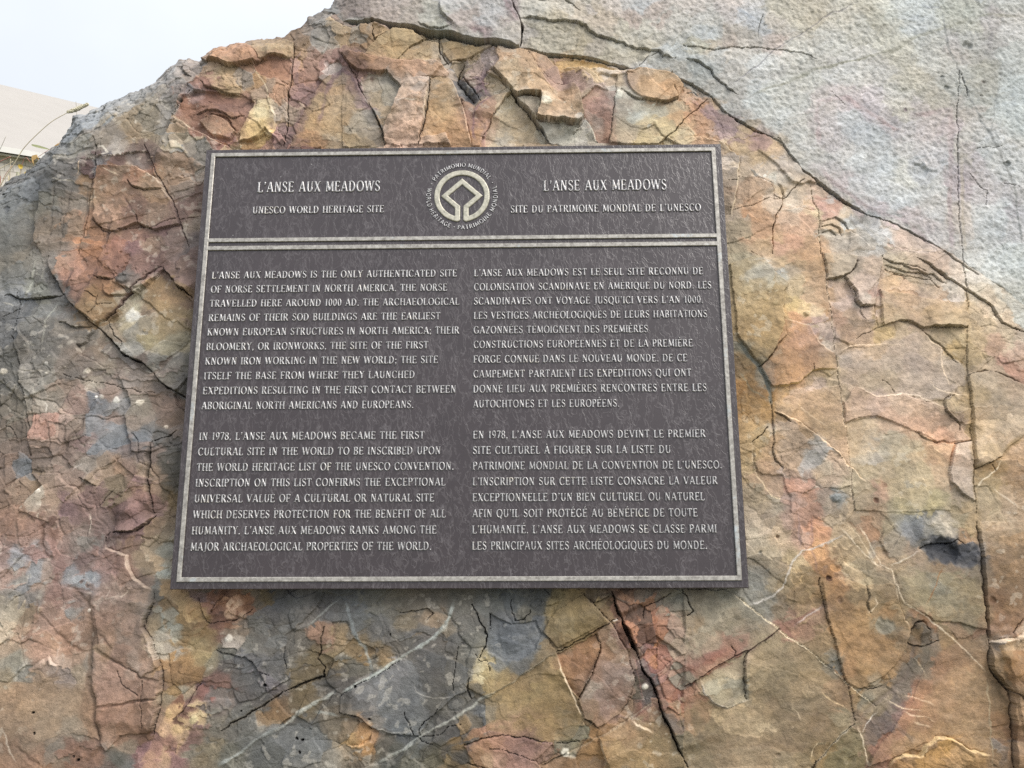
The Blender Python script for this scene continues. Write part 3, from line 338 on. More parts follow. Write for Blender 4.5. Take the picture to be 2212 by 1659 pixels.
((2,1),"s 3 50","1760 1210 1740 1300 1720 1400 1730 1480 1790 1540 1880 1590"),((2,1),"c 1.4 5","1860 1195 1810 1200 1760 1212"),
((2,1),"s 5 50 + c 2.2 10","1885 1385 1950 1340 2010 1320 2070 1295"),((2,1),"c 1.6 6","2000 1345 2025 1390"),
((2,1),"v 2.2 0.7 232 218 192","2070 1320 2020 1390 1940 1460 1890 1520"),
((2,1),"v 2.4 0.55 215 200 175","1990 1500 2100 1580 2200 1650"),
((2,1),"c 1 3","1290 800 1340 830 1380 880"),((2,1),"v 9 0.6 148 120 72","2212 1150 2120 1230 2070 1295"),
((2,1),"v 1.4 0.6 225 205 180 + c 0.8 3","900 0 915 150 930 280 950 400 970 500 975 620"),
((2,1),"v 2 0.65 224 205 175 + c 0.8 4","975 630 985 700 1000 830 1020 950 1045 1100 1070 1250 1080 1380 1090 1500 1110 1650"),
((2,1),"s 3 40 + c 1 3","1850 790 1950 750 2050 760 2212 830"),((2,1),"s 3 30 + c 1 3","1500 1140 1560 1180 1640 1200 1700 1195"),
((2,1),"v 6 0.6 165 112 85","1620 1200 1660 1205 1740 1180"),
((2,1),"c 1 4 + s 2 30","490 720 520 690 560 640 590 600"),
# --- block 2 2
((2,2),"v 1.8 0.8 232 218 180 + s 2 60 + c 0.8 3","1250 1260 1150 1190 1060 1120 1000 1060 860 940 750 850 630 770 520 690 400 595 265 500"),
((2,2),"v 2.4 0.85 95 62 62 + c 1.6 7 + s 3 60","0 1130 100 1060 200 1000 330 930 440 870 560 800 630 760"),
((2,2),"v 6 0.7 122 75 72","630 745 720 700 830 650 910 620"),((2,2),"v 2 0.6 185 180 178","720 715 830 650 910 620"),
((2,2),"v 12 0.6 135 68 66","0 1000 100 960 200 920 290 900 330 920"),
((2,2),"c 1.3 7 + s 3 50","870 420 880 500 900 570 920 650 940 740 975 830 1000 930 1020 1030 1045 1110"),
((2,2),"v 3 0.3 122 108 122","740 0 750 120 760 250"),((2,2),"v 3 0.3 130 104 108","820 0 825 120 820 230 850 330 870 430"),
((2,2),"c 1.6 6","1050 1110 1070 1200 1085 1290 1100 1350"),
((2,2),"v 2.2 0.8 228 208 175","1110 1370 1150 1440 1180 1550 1210 1659"),
((2,2),"v 3 0.7 205 195 175 + c 1.2 6 + s 2 30","820 1659 880 1590 960 1510 1020 1440 1100 1370"),
((2,2),"c 4 16","830 1659 855 1610"),
((2,2),"v 6 0.55 110 95 86 + g 7 1.5","1100 1370 1180 1290 1280 1200 1420 1060 1480 900 1490 830"),
((2,2),"v 2.6 0.7 188 188 188 + g 4 -0.6","390 600 500 585 590 540 640 480 670 400 710 320 770 250 830 235 930 190 1040 140"),
((2,2),"v 2 0.7 226 208 178","960 60 1050 140 1150 250 1250 330 1330 380"),
((2,2),"v 1.8 0.7 226 208 178","1120 60 1200 200 1280 330 1340 370 1380 480 1430 570 1520 640 1610 710 1700 780 1800 870 1980 1040"),
((2,2),"v 2 0.6 200 192 178","1340 360 1360 330 1450 290 1530 245"),
((2,2),"v 1.6 0.6 226 205 170","1000 40 1100 120 1200 260 1260 350"),
((2,2),"s 4 40 + v 1.4 0.6 228 205 170","1465 740 1420 680 1380 560 1360 450 1345 370"),
((2,2),"s 5 50","1120 1150 1220 1120 1300 1040 1390 950 1420 870 1440 800 1465 740"),
((2,2),"c 1.6 6","1120 1150 1160 1132 1190 1150 1280 1110"),
((2,2),"s 12 60 + c 3 14","1520 238 1600 215 1720 202 1775 170"),((2,2),"c 1.4 6","1775 170 1800 195 1815 212"),
((2,2),"v 2.2 0.8 150 95 50","1680 350 1640 420 1600 510 1560 580"),
((2,2),"s 8 40 + c 3 14","1600 830 1590 760 1540 692 1500 712 1460 762"),
((2,2),"c 1.4 6 + s 3 30","1440 845 1500 860 1560 855 1595 838 1650 830"),
((2,2),"s 11 90 + v 1.6 0.6 235 205 140","2005 1585 1900 1545 1800 1500 1700 1460 1640 1465 1570 1510 1530 1580 1420 1565 1350 1600 1310 1680"),
((2,2),"v 1.4 0.8 228 208 170 + s 2 25","820 1600 825 1540 870 1495 940 1490"),
((2,2),"v 1.3 0.65 226 205 170","1280 1195 1340 1230 1420 1265 1560 1290"),((2,2),"v 1.3 0.65 226 205 170","1400 1270 1460 1310 1550 1330 1640 1370"),
((2,2),"v 1.2 0.6 226 205 170","1480 1350 1540 1380 1600 1400"),((2,2),"v 1.2 0.6 226 200 165","1400 1170 1500 1190 1600 1240 1640 1270"),
((2,2),"v 1.8 0.7 230 195 140","880 1160 950 1220 1020 1260 1080 1300"),((2,2),"v 1.4 0.6 228 200 150","760 1150 780 1190 810 1215"),
((2,2),"v 1.2 0.6 220 198 160","1480 940 1530 1010 1570 1060"),((2,2),"v 1.2 0.6 220 198 160","690 1250 730 1300 760 1340"),
((2,2),"c 4.5 30 + s 6 90","1895 60 1905 120 1915 180 1925 260 1940 400 1955 600 1970 750 1985 850"),
((2,2),"c 5 30 + s 26 160","1985 850 1985 960 2000 1020 2060 1100 2110 1160 2115 1230 2125 1350 2130 1500 2138 1700"),
((2,2),"s 34 70 + v 2.6 0.7 235 220 195","2212 770 2190 795 2150 835 2050 830 1985 848"),
((2,2),"c 2.6 12","2140 790 2160 740 2212 690"),((2,2),"c 2.4 12 + s 4 40","2110 1160 2150 1180 2212 1240"),
((2,2),"v 1.6 0.7 168 150 115","1980 1070 1985 1300 1995 1500 2000 1659"),
((2,2),"s 4 30 + c 1.8 8","420 890 390 950 385 1000 400 1210"),
((2,2),"s 3 30 + v 1.2 0.7 210 205 195","105 1070 140 1170 200 1225 290 1255 420 1210"),
((2,2),"c 2 9","-10 500 20 540 60 640 20 660"),((2,2),"c 1 4","300 860 325 900 320 930"),
((2,2),"s 3 40 + c 1 4","1170 470 1185 540 1170 580 1200 640"),((2,2),"v 1.4 0.6 215 195 165","1210 530 1235 580 1210 620 1180 640"),
((2,2),"v 5 0.5 118 104 92","1230 1300 1320 1330 1420 1420 1540 1500"),((2,2),"v 1.6 0.7 210 208 205","1150 1430 1170 1380 1250 1290"),
((2,2),"c 2 10","0 1610 20 1659"),
# --- block 1 2
((1,2),"v 4 0.6 122 138 146","20 560 60 660 110 800 150 860 180 940 210 1040"),
((1,2),"v 5 0.85 168 186 186 + g 7 -1.6","0 1180 100 1120 200 1060 300 1000 380 950 430 910 520 860 620 790 680 720 710 640 730 560"),
((1,2),"c 1 4","0 1190 100 1132 200 1072 300 1012 380 962"),
((0,2),"v 5 0.75 158 168 166 + g 7 -1.6","1390 1659 1550 1560 1700 1450 1850 1380 1950 1290 2100 1210 2212 1145"),
((0,2),"v 3 0.6 150 160 158","2040 1290 2120 1295 2212 1320"),((0,2),"v 3 0.5 150 160 158","1990 750 2060 690 2130 620 2212 560"),
((1,2),"v 4 0.7 152 158 152 + g 6 -1","220 1640 330 1560 430 1510 520 1450 600 1400 700 1340 850 1250 930 1190 1000 1150"),
((1,2),"s 3 60 + v 2.4 0.6 182 175 158","930 1190 1000 1150 1100 1090 1200 1020 1300 960 1390 905"),
((1,2),"c 1.6 7 + s 3 50","1390 905 1500 850 1620 780 1750 700 1790 685"),((1,2),"v 2 0.9 235 230 220","1752 705 1792 684"),
((1,2),"v 3 0.6 150 150 146","450 1420 350 1410 210 1385"),
((1,2),"c 2.8 12 + s 3 40","840 600 880 650 900 720 930 760 950 800 940 860 900 940"),
((1,2),"c 1.8 7","970 650 962 700 965 760"),((1,2),"c 1.2 5","1100 570 1110 640 1130 700"),((1,2),"c 1.4 6","1220 600 1215 650 1180 690 1130 700"),
((1,2),"c 1.4 5","770 870 745 960 725 1080 740 1150"),((1,2),"c 1.8 7","835 1070 822 1150 850 1200"),
((1,2),"v 1.4 0.5 135 140 140","270 1020 300 1100 340 1250"),((1,2),"v 1.4 0.6 175 178 176","470 1080 490 1150 600 1190 740 1190"),
((1,2),"c 1.6 7","510 1450 505 1400 540 1350 600 1300 620 1260"),((1,2),"c 1.4 6","420 1280 440 1360 470 1440 520 1480 600 1500"),
((1,2),"c 1.2 5","530 1460 640 1440 690 1380 780 1360"),
((1,2),"s 6 50 + c 1.4 6","1530 1200 1560 1140 1620 1040 1660 920 1670 850 1640 790"),
((1,2),"s 3 40 + v 1.6 0.7 220 205 180","1580 1330 1520 1220 1480 1120 1430 1020 1392 922"),
((1,2),"c 1.2 5","1580 1330 1640 1380 1660 1392"),((1,2),"s 3 40 + v 1.8 0.6 205 185 155","1660 1460 1700 1570 1740 1659"),
((1,2),"v 3 0.6 172 152 122 + g 4 1.2","2050 1215 1900 1310 1800 1380 1650 1460 1500 1540 1300 1640"),
((1,2),"v 2 0.7 228 205 170 + s 3 30","2030 1440 1950 1380 1870 1340"),
((1,2),"c 4 20 + s 8 80","1750 505 1780 600 1815 680"),((1,2),"c 7 40 + s 10 90","1815 680 1840 740 1872 820 1900 900 1922 965"),
((1,2),"c 4 20 + s 7 80","1922 965 1950 1030 2000 1080 2050 1180 2090 1300 2140 1420 2212 1600"),
((1,2),"s 6 60 + c 1.2 5","1800 1300 1860 1200 1890 1100 1850 960 1840 900 1790 800 1730 690 1640 600 1570 520"),
((1,2),"v 1.6 0.6 160 110 100","1820 760 1890 960 1950 1200 1970 1260"),((1,2),"s 5 40 + c 1.4 6","1610 575 1680 560 1750 540"),
((1,2),"s 4 40 + c 1.4 5","800 1510 900 1460 1050 1430 1200 1440 1350 1500"),((1,2),"c 1.2 5","940 1520 1050 1520 1150 1560 1250 1600"),
((1,2),"c 1.4 6","1370 1505 1470 1495 1540 1480"),((1,2),"c 2 8 + s 4 40","1300 1640 1400 1580 1450 1560"),
((1,2),"c 1.6 7","1950 680 1960 610 2050 570 2120 520"),
((1,2),"s 6 30 + c 2 9","0 1290 80 1310 150 1340 200 1400"),((1,2),"s 4 30","200 1400 190 1470 120 1520 40 1510"),
((1,2),"c 1.6 8","820 1620 880 1640 950 1659"),((1,2),"s 3 30 + c 1 4","380 650 480 640 560 620 600 650 560 690"),
((1,2),"v 2 0.7 205 190 150 + c 1 4","870 920 900 960 940 960 960 1020"),((1,2),"v 6 0.6 60 64 70","380 960 430 1010 460 1050"),
((1,2),"s 4 40","1300 610 1400 590 1400 540"),((1,2),"v 2 0.5 125 132 140","1250 720 1270 800 1240 870"),
# --- block 0 2
((0,2),"v 9 0.65 100 78 62 + g 9 2.5","610 480 600 600 610 700 600 850 605 950 600 1100 620 1250 640 1400 650 1530"),
((0,2),"v 7 0.6 100 74 58 + g 7 2","650 1530 600 1590 550 1659"),
((0,2),"v 6 0.65 110 80 62 + g 6 1.6","350 760 420 820 520 880 600 910"),((0,2),"v 6 0.6 112 84 66 + g 6 1.6","650 910 750 950 850 1000 930 1070 960 1090"),
((0,2),"v 4.5 0.6 108 78 62 + g 5 1.2","640 1265 750 1260 880 1230 990 1210"),((0,2),"v 5 0.6 108 80 64 + g 5 1.2","640 780 700 820 740 880 720 920"),
((0,2),"v 5 0.6 108 80 66 + g 5 1.2","480 480 520 500 580 560 610 600"),((0,2),"v 6 0.6 95 68 58 + g 6 2","280 20 300 150 310 260 350 310 400 320"),
((0,2),"v 4 0.5 100 82 70 + g 4 1.2","120 20 140 150 170 280"),((0,2),"v 3 0.5 100 80 68 + g 4 1","400 20 420 120 460 180"),
((0,2),"s 13 70 + c 2 10","720 127 800 128 870 118 940 80 1000 20"),((0,2),"c 1.6 6","720 127 690 160 680 190"),
((0,2),"s 5 50 + v 1.3 0.6 205 185 165","1000 520 940 480 870 420 830 350 830 290 780 265 690 230 680 190"),
((0,2),"s 9 70 + c 1.6 7","980 1470 1000 1380 1040 1250 1040 1180 1050 1090 1040 1000 1020 900 980 800 940 740 950 690 990 600 1000 520"),
((0,2),"v 3 0.6 108 84 70 + g 3 1","250 550 270 660 340 740 400 800"),
((0,2),"c 4.5 12 + v 10 0.5 84 76 58","2110 1010 2100 1070 2050 1080 1950 1120 1850 1160"),
((0,2),"c 3 9 + v 7 0.4 92 82 62","1850 1160 1780 1210 1700 1270 1600 1320 1500 1370 1420 1430"),
((0,2),"v 5 0.5 95 78 56 + c 1.6 7","2120 740 2080 900 2060 960 2110 1010"),
((0,2),"c 1.6 6 + s 3 30","1300 1110 1260 1180 1200 1280 1120 1350"),((0,2),"c 1 4","1855 860 1850 940 1865 1010"),
((0,2),"c 1.2 5 + s 3 40","1400 900 1600 940 1700 1040 1750 1060"),((0,2),"c 1.2 4","780 1020 820 1130 900 1190"),
((0,2),"c 1.2 4","940 1080 920 1200 930 1300 920 1400"),((0,2),"v 1.6 0.6 190 165 150","340 780 390 870 380 960"),
((0,2),"v 1.6 0.7 205 190 170","20 1380 50 1480 80 1570 130 1640"),((0,2),"s 3 25 + v 1.4 0.6 200 185 170","400 985 360 960 335 920"),
((0,2),"v 5 0.5 105 78 62 + g 5 1.5","80 1510 180 1570 280 1640"),((0,2),"v 2 0.7 215 205 190","600 0 605 70 585 150"),
((0,2),"s 4 30 + c 1.4 5","1280 560 1300 640 1340 730"),((0,2),"c 1.2 5","1340 730 1480 700 1580 685 1640 640"),((0,2),"c 1.2 4","1450 530 1390 600 1370 660"),
((0,2),"v 1.3 0.6 195 180 165","680 460 720 500 700 560 800 540 890 470"),
# --- block 0 1
((0,1),"s 9 90 + c 1.4 6","300 0 300 40 340 90 380 170 395 240"),
((0,1),"s 13 110 + c 1.6 8","395 240 450 300 520 360 600 430 650 475"),
((0,1),"s 14 110 + c 4 22","650 475 680 500 740 570 800 640 860 665 930 690 1000 760"),((0,1),"s 14 110 + c 2.6 14","1000 760 1080 840 1200 912"),
((0,1),"c 2.6 12 + v 6 0.65 92 64 62","680 410 760 320 850 220 920 150 1000 80 1040 50"),
((0,1),"c 2 9","690 410 710 450 740 520 782 562"),((0,1),"c 1.2 6","782 562 790 575 780 590"),
((0,1),"s 10 70 + c 3 14","1040 58 1100 130 1150 180 1210 220 1250 270"),
((0,1),"v 5 0.65 92 72 68 + g 5 2","460 60 460 100 420 200 400 230"),((0,1),"v 4.5 0.6 105 76 72 + g 4 1.4","620 50 600 130 570 220 530 330 512 352"),
((0,1),"c 1.4 6 + s 4 40","600 132 680 157 740 150 765 130"),((0,1),"c 1 4","570 240 640 270 650 320 720 300"),((0,1),"c 1 4","590 380 640 340 650 260"),
((0,1),"s 4 40","690 170 680 220 720 260 800 245 900 200 950 190"),
((0,1),"c 2.8 14 + s 5 60","0 252 50 245 110 280 170 285 270 272 390 255"),
((0,1),"v 3 0.6 165 170 158","220 30 215 110 190 200 165 285"),((0,1),"v 2.4 0.5 160 164 152","370 280 310 420 300 520 285 600"),
((0,1),"v 7 0.6 85 95 108 + c 1.4 6","110 240 105 300 100 420 70 520"),
((0,1),"c 2 8 + s 3 50","70 520 110 560 130 680 140 820 180 900 190 1010 195 1130 205 1300"),
((0,1),"s 4 40","200 640 200 560 120 480 105 430"),((0,1),"v 1.4 0.5 170 165 150","140 740 300 750 420 770"),
((0,1),"c 1 4","420 770 600 820 800 860 1000 890"),((0,1),"c 1.2 5 + s 4 40","370 430 440 435 470 460 560 470 600 460"),
((0,1),"v 3 0.55 92 76 66 + g 3 1","200 1280 320 1290 350 1180 340 1080 450 1100 440 1270"),((0,1),"v 3 0.5 92 76 66 + g 3 1","440 1270 470 1170 540 1080 555 980"),
((0,1),"c 2.2 10","990 1188 1080 1160 1140 1120"),((0,1),"s 11 80 + c 2.4 10","990 1659 960 1540 955 1420 975 1330 970 1230 990 1190"),
((0,1),"s 4 30","1180 1230 1120 1225 1075 1190 1070 1150"),((0,1),"c 1.2 5","40 1100 70 1110 110 1190"),
((0,1),"c 1 4","655 1640 700 1560 750 1500"),((0,1),"v 1.8 0.7 205 195 180","300 950 320 990 320 1040"),((0,1),"c 1 4","850 1150 900 1200 920 1280"),
((0,1),"c 1.2 5 + s 3 30","540 1440 600 1470 640 1500"),((0,1),"v 1.6 0.6 190 180 170","480 1400 500 1370 560 1350"),
((0,1),"c 1.4 6","0 380 60 360 110 340"),((0,1),"v 2.2 0.6 190 190 180","-10 290 40 300 70 320"),
# --- block 0 0
((0,0),"c 2.6 13 + s 3 40","1835 940 1850 830 1860 720 1870 600 1880 480 1895 350 1905 260"),
((0,0),"s 7 60","1190 580 1160 660 1130 740 1100 840 1080 890 1040 960 1000 1060"),((0,0),"c 2.8 14","1218 577 1180 650 1150 710 1128 768"),
((0,0),"s 6 50 + v 1.5 0.7 222 200 172","1500 945 1440 935 1370 900 1340 880 1260 850 1200 810 1130 765"),
((0,0),"s 4 30","1500 940 1560 920 1640 900 1720 830 1760 870 1830 945"),
((0,0),"s 4 30 + v 1.4 0.6 232 222 190","1770 830 1780 760 1760 700 1700 680 1640 690 1600 780 1530 900"),
((0,0),"v 1.5 0.7 225 210 175","1760 700 1740 660 1735 580 1680 500 1640 450 1620 420"),
((0,0),"s 9 60 + c 1.6 7","1320 400 1420 400 1480 430 1560 420 1650 405 1700 370"),((0,0),"s 5 40","1700 370 1780 355 1860 360"),
((0,0),"s 6 50 + c 1.4 5","1190 390 1185 470 1230 490"),
((0,0),"s 8 50 + v 1.4 0.6 205 195 180","950 980 900 985 760 1020 620 1035 540 1045 450 1045 360 1040"),
((0,0),"v 2 0.8 228 195 155","540 1045 530 1090 515 1138"),((0,0),"c 2 8 + s 2 40","620 900 640 980 625 1030 640 1100 600 1250 560 1400 520 1550 500 1650"),
((0,0),"s 5 40 + v 1.2 0.6 215 195 170","1120 1330 1050 1200 1000 1150 900 1095 800 1100 660 1102"),((0,0),"c 1.4 6","1050 1200 1120 1330 1170 1450 1220 1600"),
((0,0),"v 2.4 0.6 100 78 84 + c 1.2 5","940 930 970 1020 1020 1130 1100 1280 1150 1400 1200 1550"),
((0,0),"v 4 0.55 108 84 74 + g 4 1.4","1230 1050 1240 1130 1270 1200 1280 1290"),((0,0),"c 2 8 + s 4 40","850 1180 870 1220 950 1240 1070 1230"),
((0,0),"s 10 80","370 990 330 1060 310 1120 270 1180 250 1300 230 1450 215 1560 260 1659"),
((0,0),"v 3 0.5 96 88 80 + g 4 1.6","350 1180 345 1300 330 1450 300 1640"),((0,0),"v 3 0.5 100 90 82 + g 4 1.4","470 1200 430 1350 390 1500 370 1640"),
((0,0),"v 2 0.5 110 92 82 + g 4 1.2","580 1200 560 1330 520 1480"),((0,0),"v 7 0.6 106 82 72 + g 7 2","720 1400 700 1480 670 1560 650 1650"),
((0,0),"v 2.4 0.5 105 82 74 + c 1 3","600 1420 640 1480 700 1500 830 1480 900 1460 980 1475 1100 1420 1300 1400"),
((0,0),"v 3 0.5 98 72 72 + g 4 1.4","800 1260 840 1340 900 1440"),((0,0),"c 1.2 5","880 1390 890 1440 920 1470"),
((0,0),"s 4 40 + c 1.2 5","1290 510 1330 560 1400 575 1480 600 1560 600"),((0,0),"s 4 40 + c 1 4","1620 640 1560 680 1480 690 1400 670 1330 640"),
((0,0),"c 1.2 5 + s 3 30","1250 740 1330 720 1420 730 1500 760 1580 740"),((0,0),"s 4 40 + c 1.2 4","1280 790 1380 740 1470 760 1520 840 1530 880"),
((0,0),"v 1.3 0.7 215 195 165","690 1110 720 1130 770 1150 800 1160"),((0,0),"v 2 0.7 200 200 190","640 960 690 960 720 1000 640 1020"),
((0,0),"v 1.6 0.6 205 198 180","330 1160 400 1180 450 1170 490 1180 500 1200"),((0,0),"v 1.6 0.6 210 200 180","870 770 880 800 890 815"),
((0,0),"c 4 20","0 1250 20 1255 40 1240"),((0,0),"s 5 40","680 690 690 720 680 770 640 780"),
]
# pits, nodules and dents: block, x, y, radius mm, depth mm (negative: bump), opacity, r g b
SPOTS = [
((0,1),810,140,15,-7,.5,78,78,78),((0,1),810,145,9,3,.3,95,95,90),((2,0),1690,505,4,1.5,.7,95,100,95),((2,0),1705,575,5,1.5,.7,95,100,95),
((2,0),1930,625,4,1.5,.6,110,105,95),((2,0),1940,532,5,1.5,.6,120,105,95),((2,0),715,60,1.6,4,.8,60,55,50),((2,0),1850,290,11,4,.3,160,165,165),
((2,0),1525,1105,15,4,.45,165,172,182),((2,0),1440,715,4,1.5,.6,150,110,130),((2,0),2090,1060,6,3,.6,95,100,95),
((2,2),1280,728,14,2.5,.8,132,130,114),((2,2),935,430,6,4,.8,105,70,55),((2,2),500,262,4,3,.6,160,160,150),((2,2),620,155,4,3,.5,140,110,80),
((2,2),610,1575,4,3,.5,150,130,105),((2,2),1000,570,6,2,.6,115,80,55),((2,1),980,1565,9,-4,.8,118,130,135),((2,1),1240,1580,5,3,.6,140,85,65),
((2,2),2000,568,6,2,.6,112,72,48),((1,2),100,1135,2.6,8,.95,20,20,22),((1,2),198,1335,2,8,.9,20,20,22),((1,2),310,797,1.6,6,.9,25,25,25),
((0,2),222,1298,2.4,6,.95,18,18,20),((0,2),226,1440,2,6,.9,25,22,20),((0,2),505,1602,3,8,.95,22,22,26),((0,2),480,1572,2,6,.9,25,25,25),
((0,2),1720,1120,2.8,7,.9,25,25,32),((0,2),1925,1460,2.2,8,.95,15,15,18),((0,2),1962,1470,2,8,.95,15,15,18),((0,2),1945,1545,2.4,8,.95,15,15,18),
((0,2),1560,1285,1.6,6,.9,25,25,25),((0,2),602,636,3,-1,.9,225,215,205),((1,2),100,1430,25,-4,.15,200,150,90),((1,2),1120,790,30,-3,.1,80,88,98),
((1,0),770,90,14,1,.2,150,130,125),((2,1),790,385,6,-4,.4,205,190,150),((0,2),1486,810,8,-2,.9,222,218,208),((1,2),1442,1556,6,-2,.9,215,215,200),
((1,2),1960,1130,5,-2,.9,225,220,205),((0,1),650,915,4,-1,.6,200,200,190),((0,1),740,932,5,-1,.7,215,215,205),((0,1),890,952,6,-1,.8,215,210,195),
((0,1),570,752,5,-1,.7,215,208,190),((0,1),310,707,4,-1,.7,220,220,215),((0,1),1070,1100,4,-1,.7,215,205,190),((0,1),25,742,7,-1,.6,205,200,185),
((0,1),265,1525,5,-1,.8,230,228,222),((0,1),320,770,3,-1,.7,220,215,200),((0,1),620,912,3,-1,.8,230,230,225),((1,0),1328,700,10,-1,.75,225,226,208),
((1,0),1788,628,7,-1,.8,232,232,215),((0,0),1690,740,12,-1,.4,225,212,165),((0,2),1100,1310,7,-1,.8,225,185,125),((0,2),1150,1400,9,-1,.7,205,170,118),
((0,2),1255,1345,7,-1,.8,208,190,135),((0,2),1485,660,9,-1,.6,228,195,160),((0,1),845,375,12,-1,.7,205,208,205),((2,2),1705,250,3,-2,.6,110,115,112),((2,2),1690,95,24,-2,.5,196,182,158),((2,2),1490,110,20,0,.5,116,122,130),((2,2),1600,215,17,2,.6,78,82,90),((2,2),1690,245,25,5,.82,50,56,70),((2,2),1800,285,22,3,.75,58,63,76),((2,2),1730,262,16,2,.6,40,46,60),((2,2),1420,100,16,0,.35,118,124,132)]
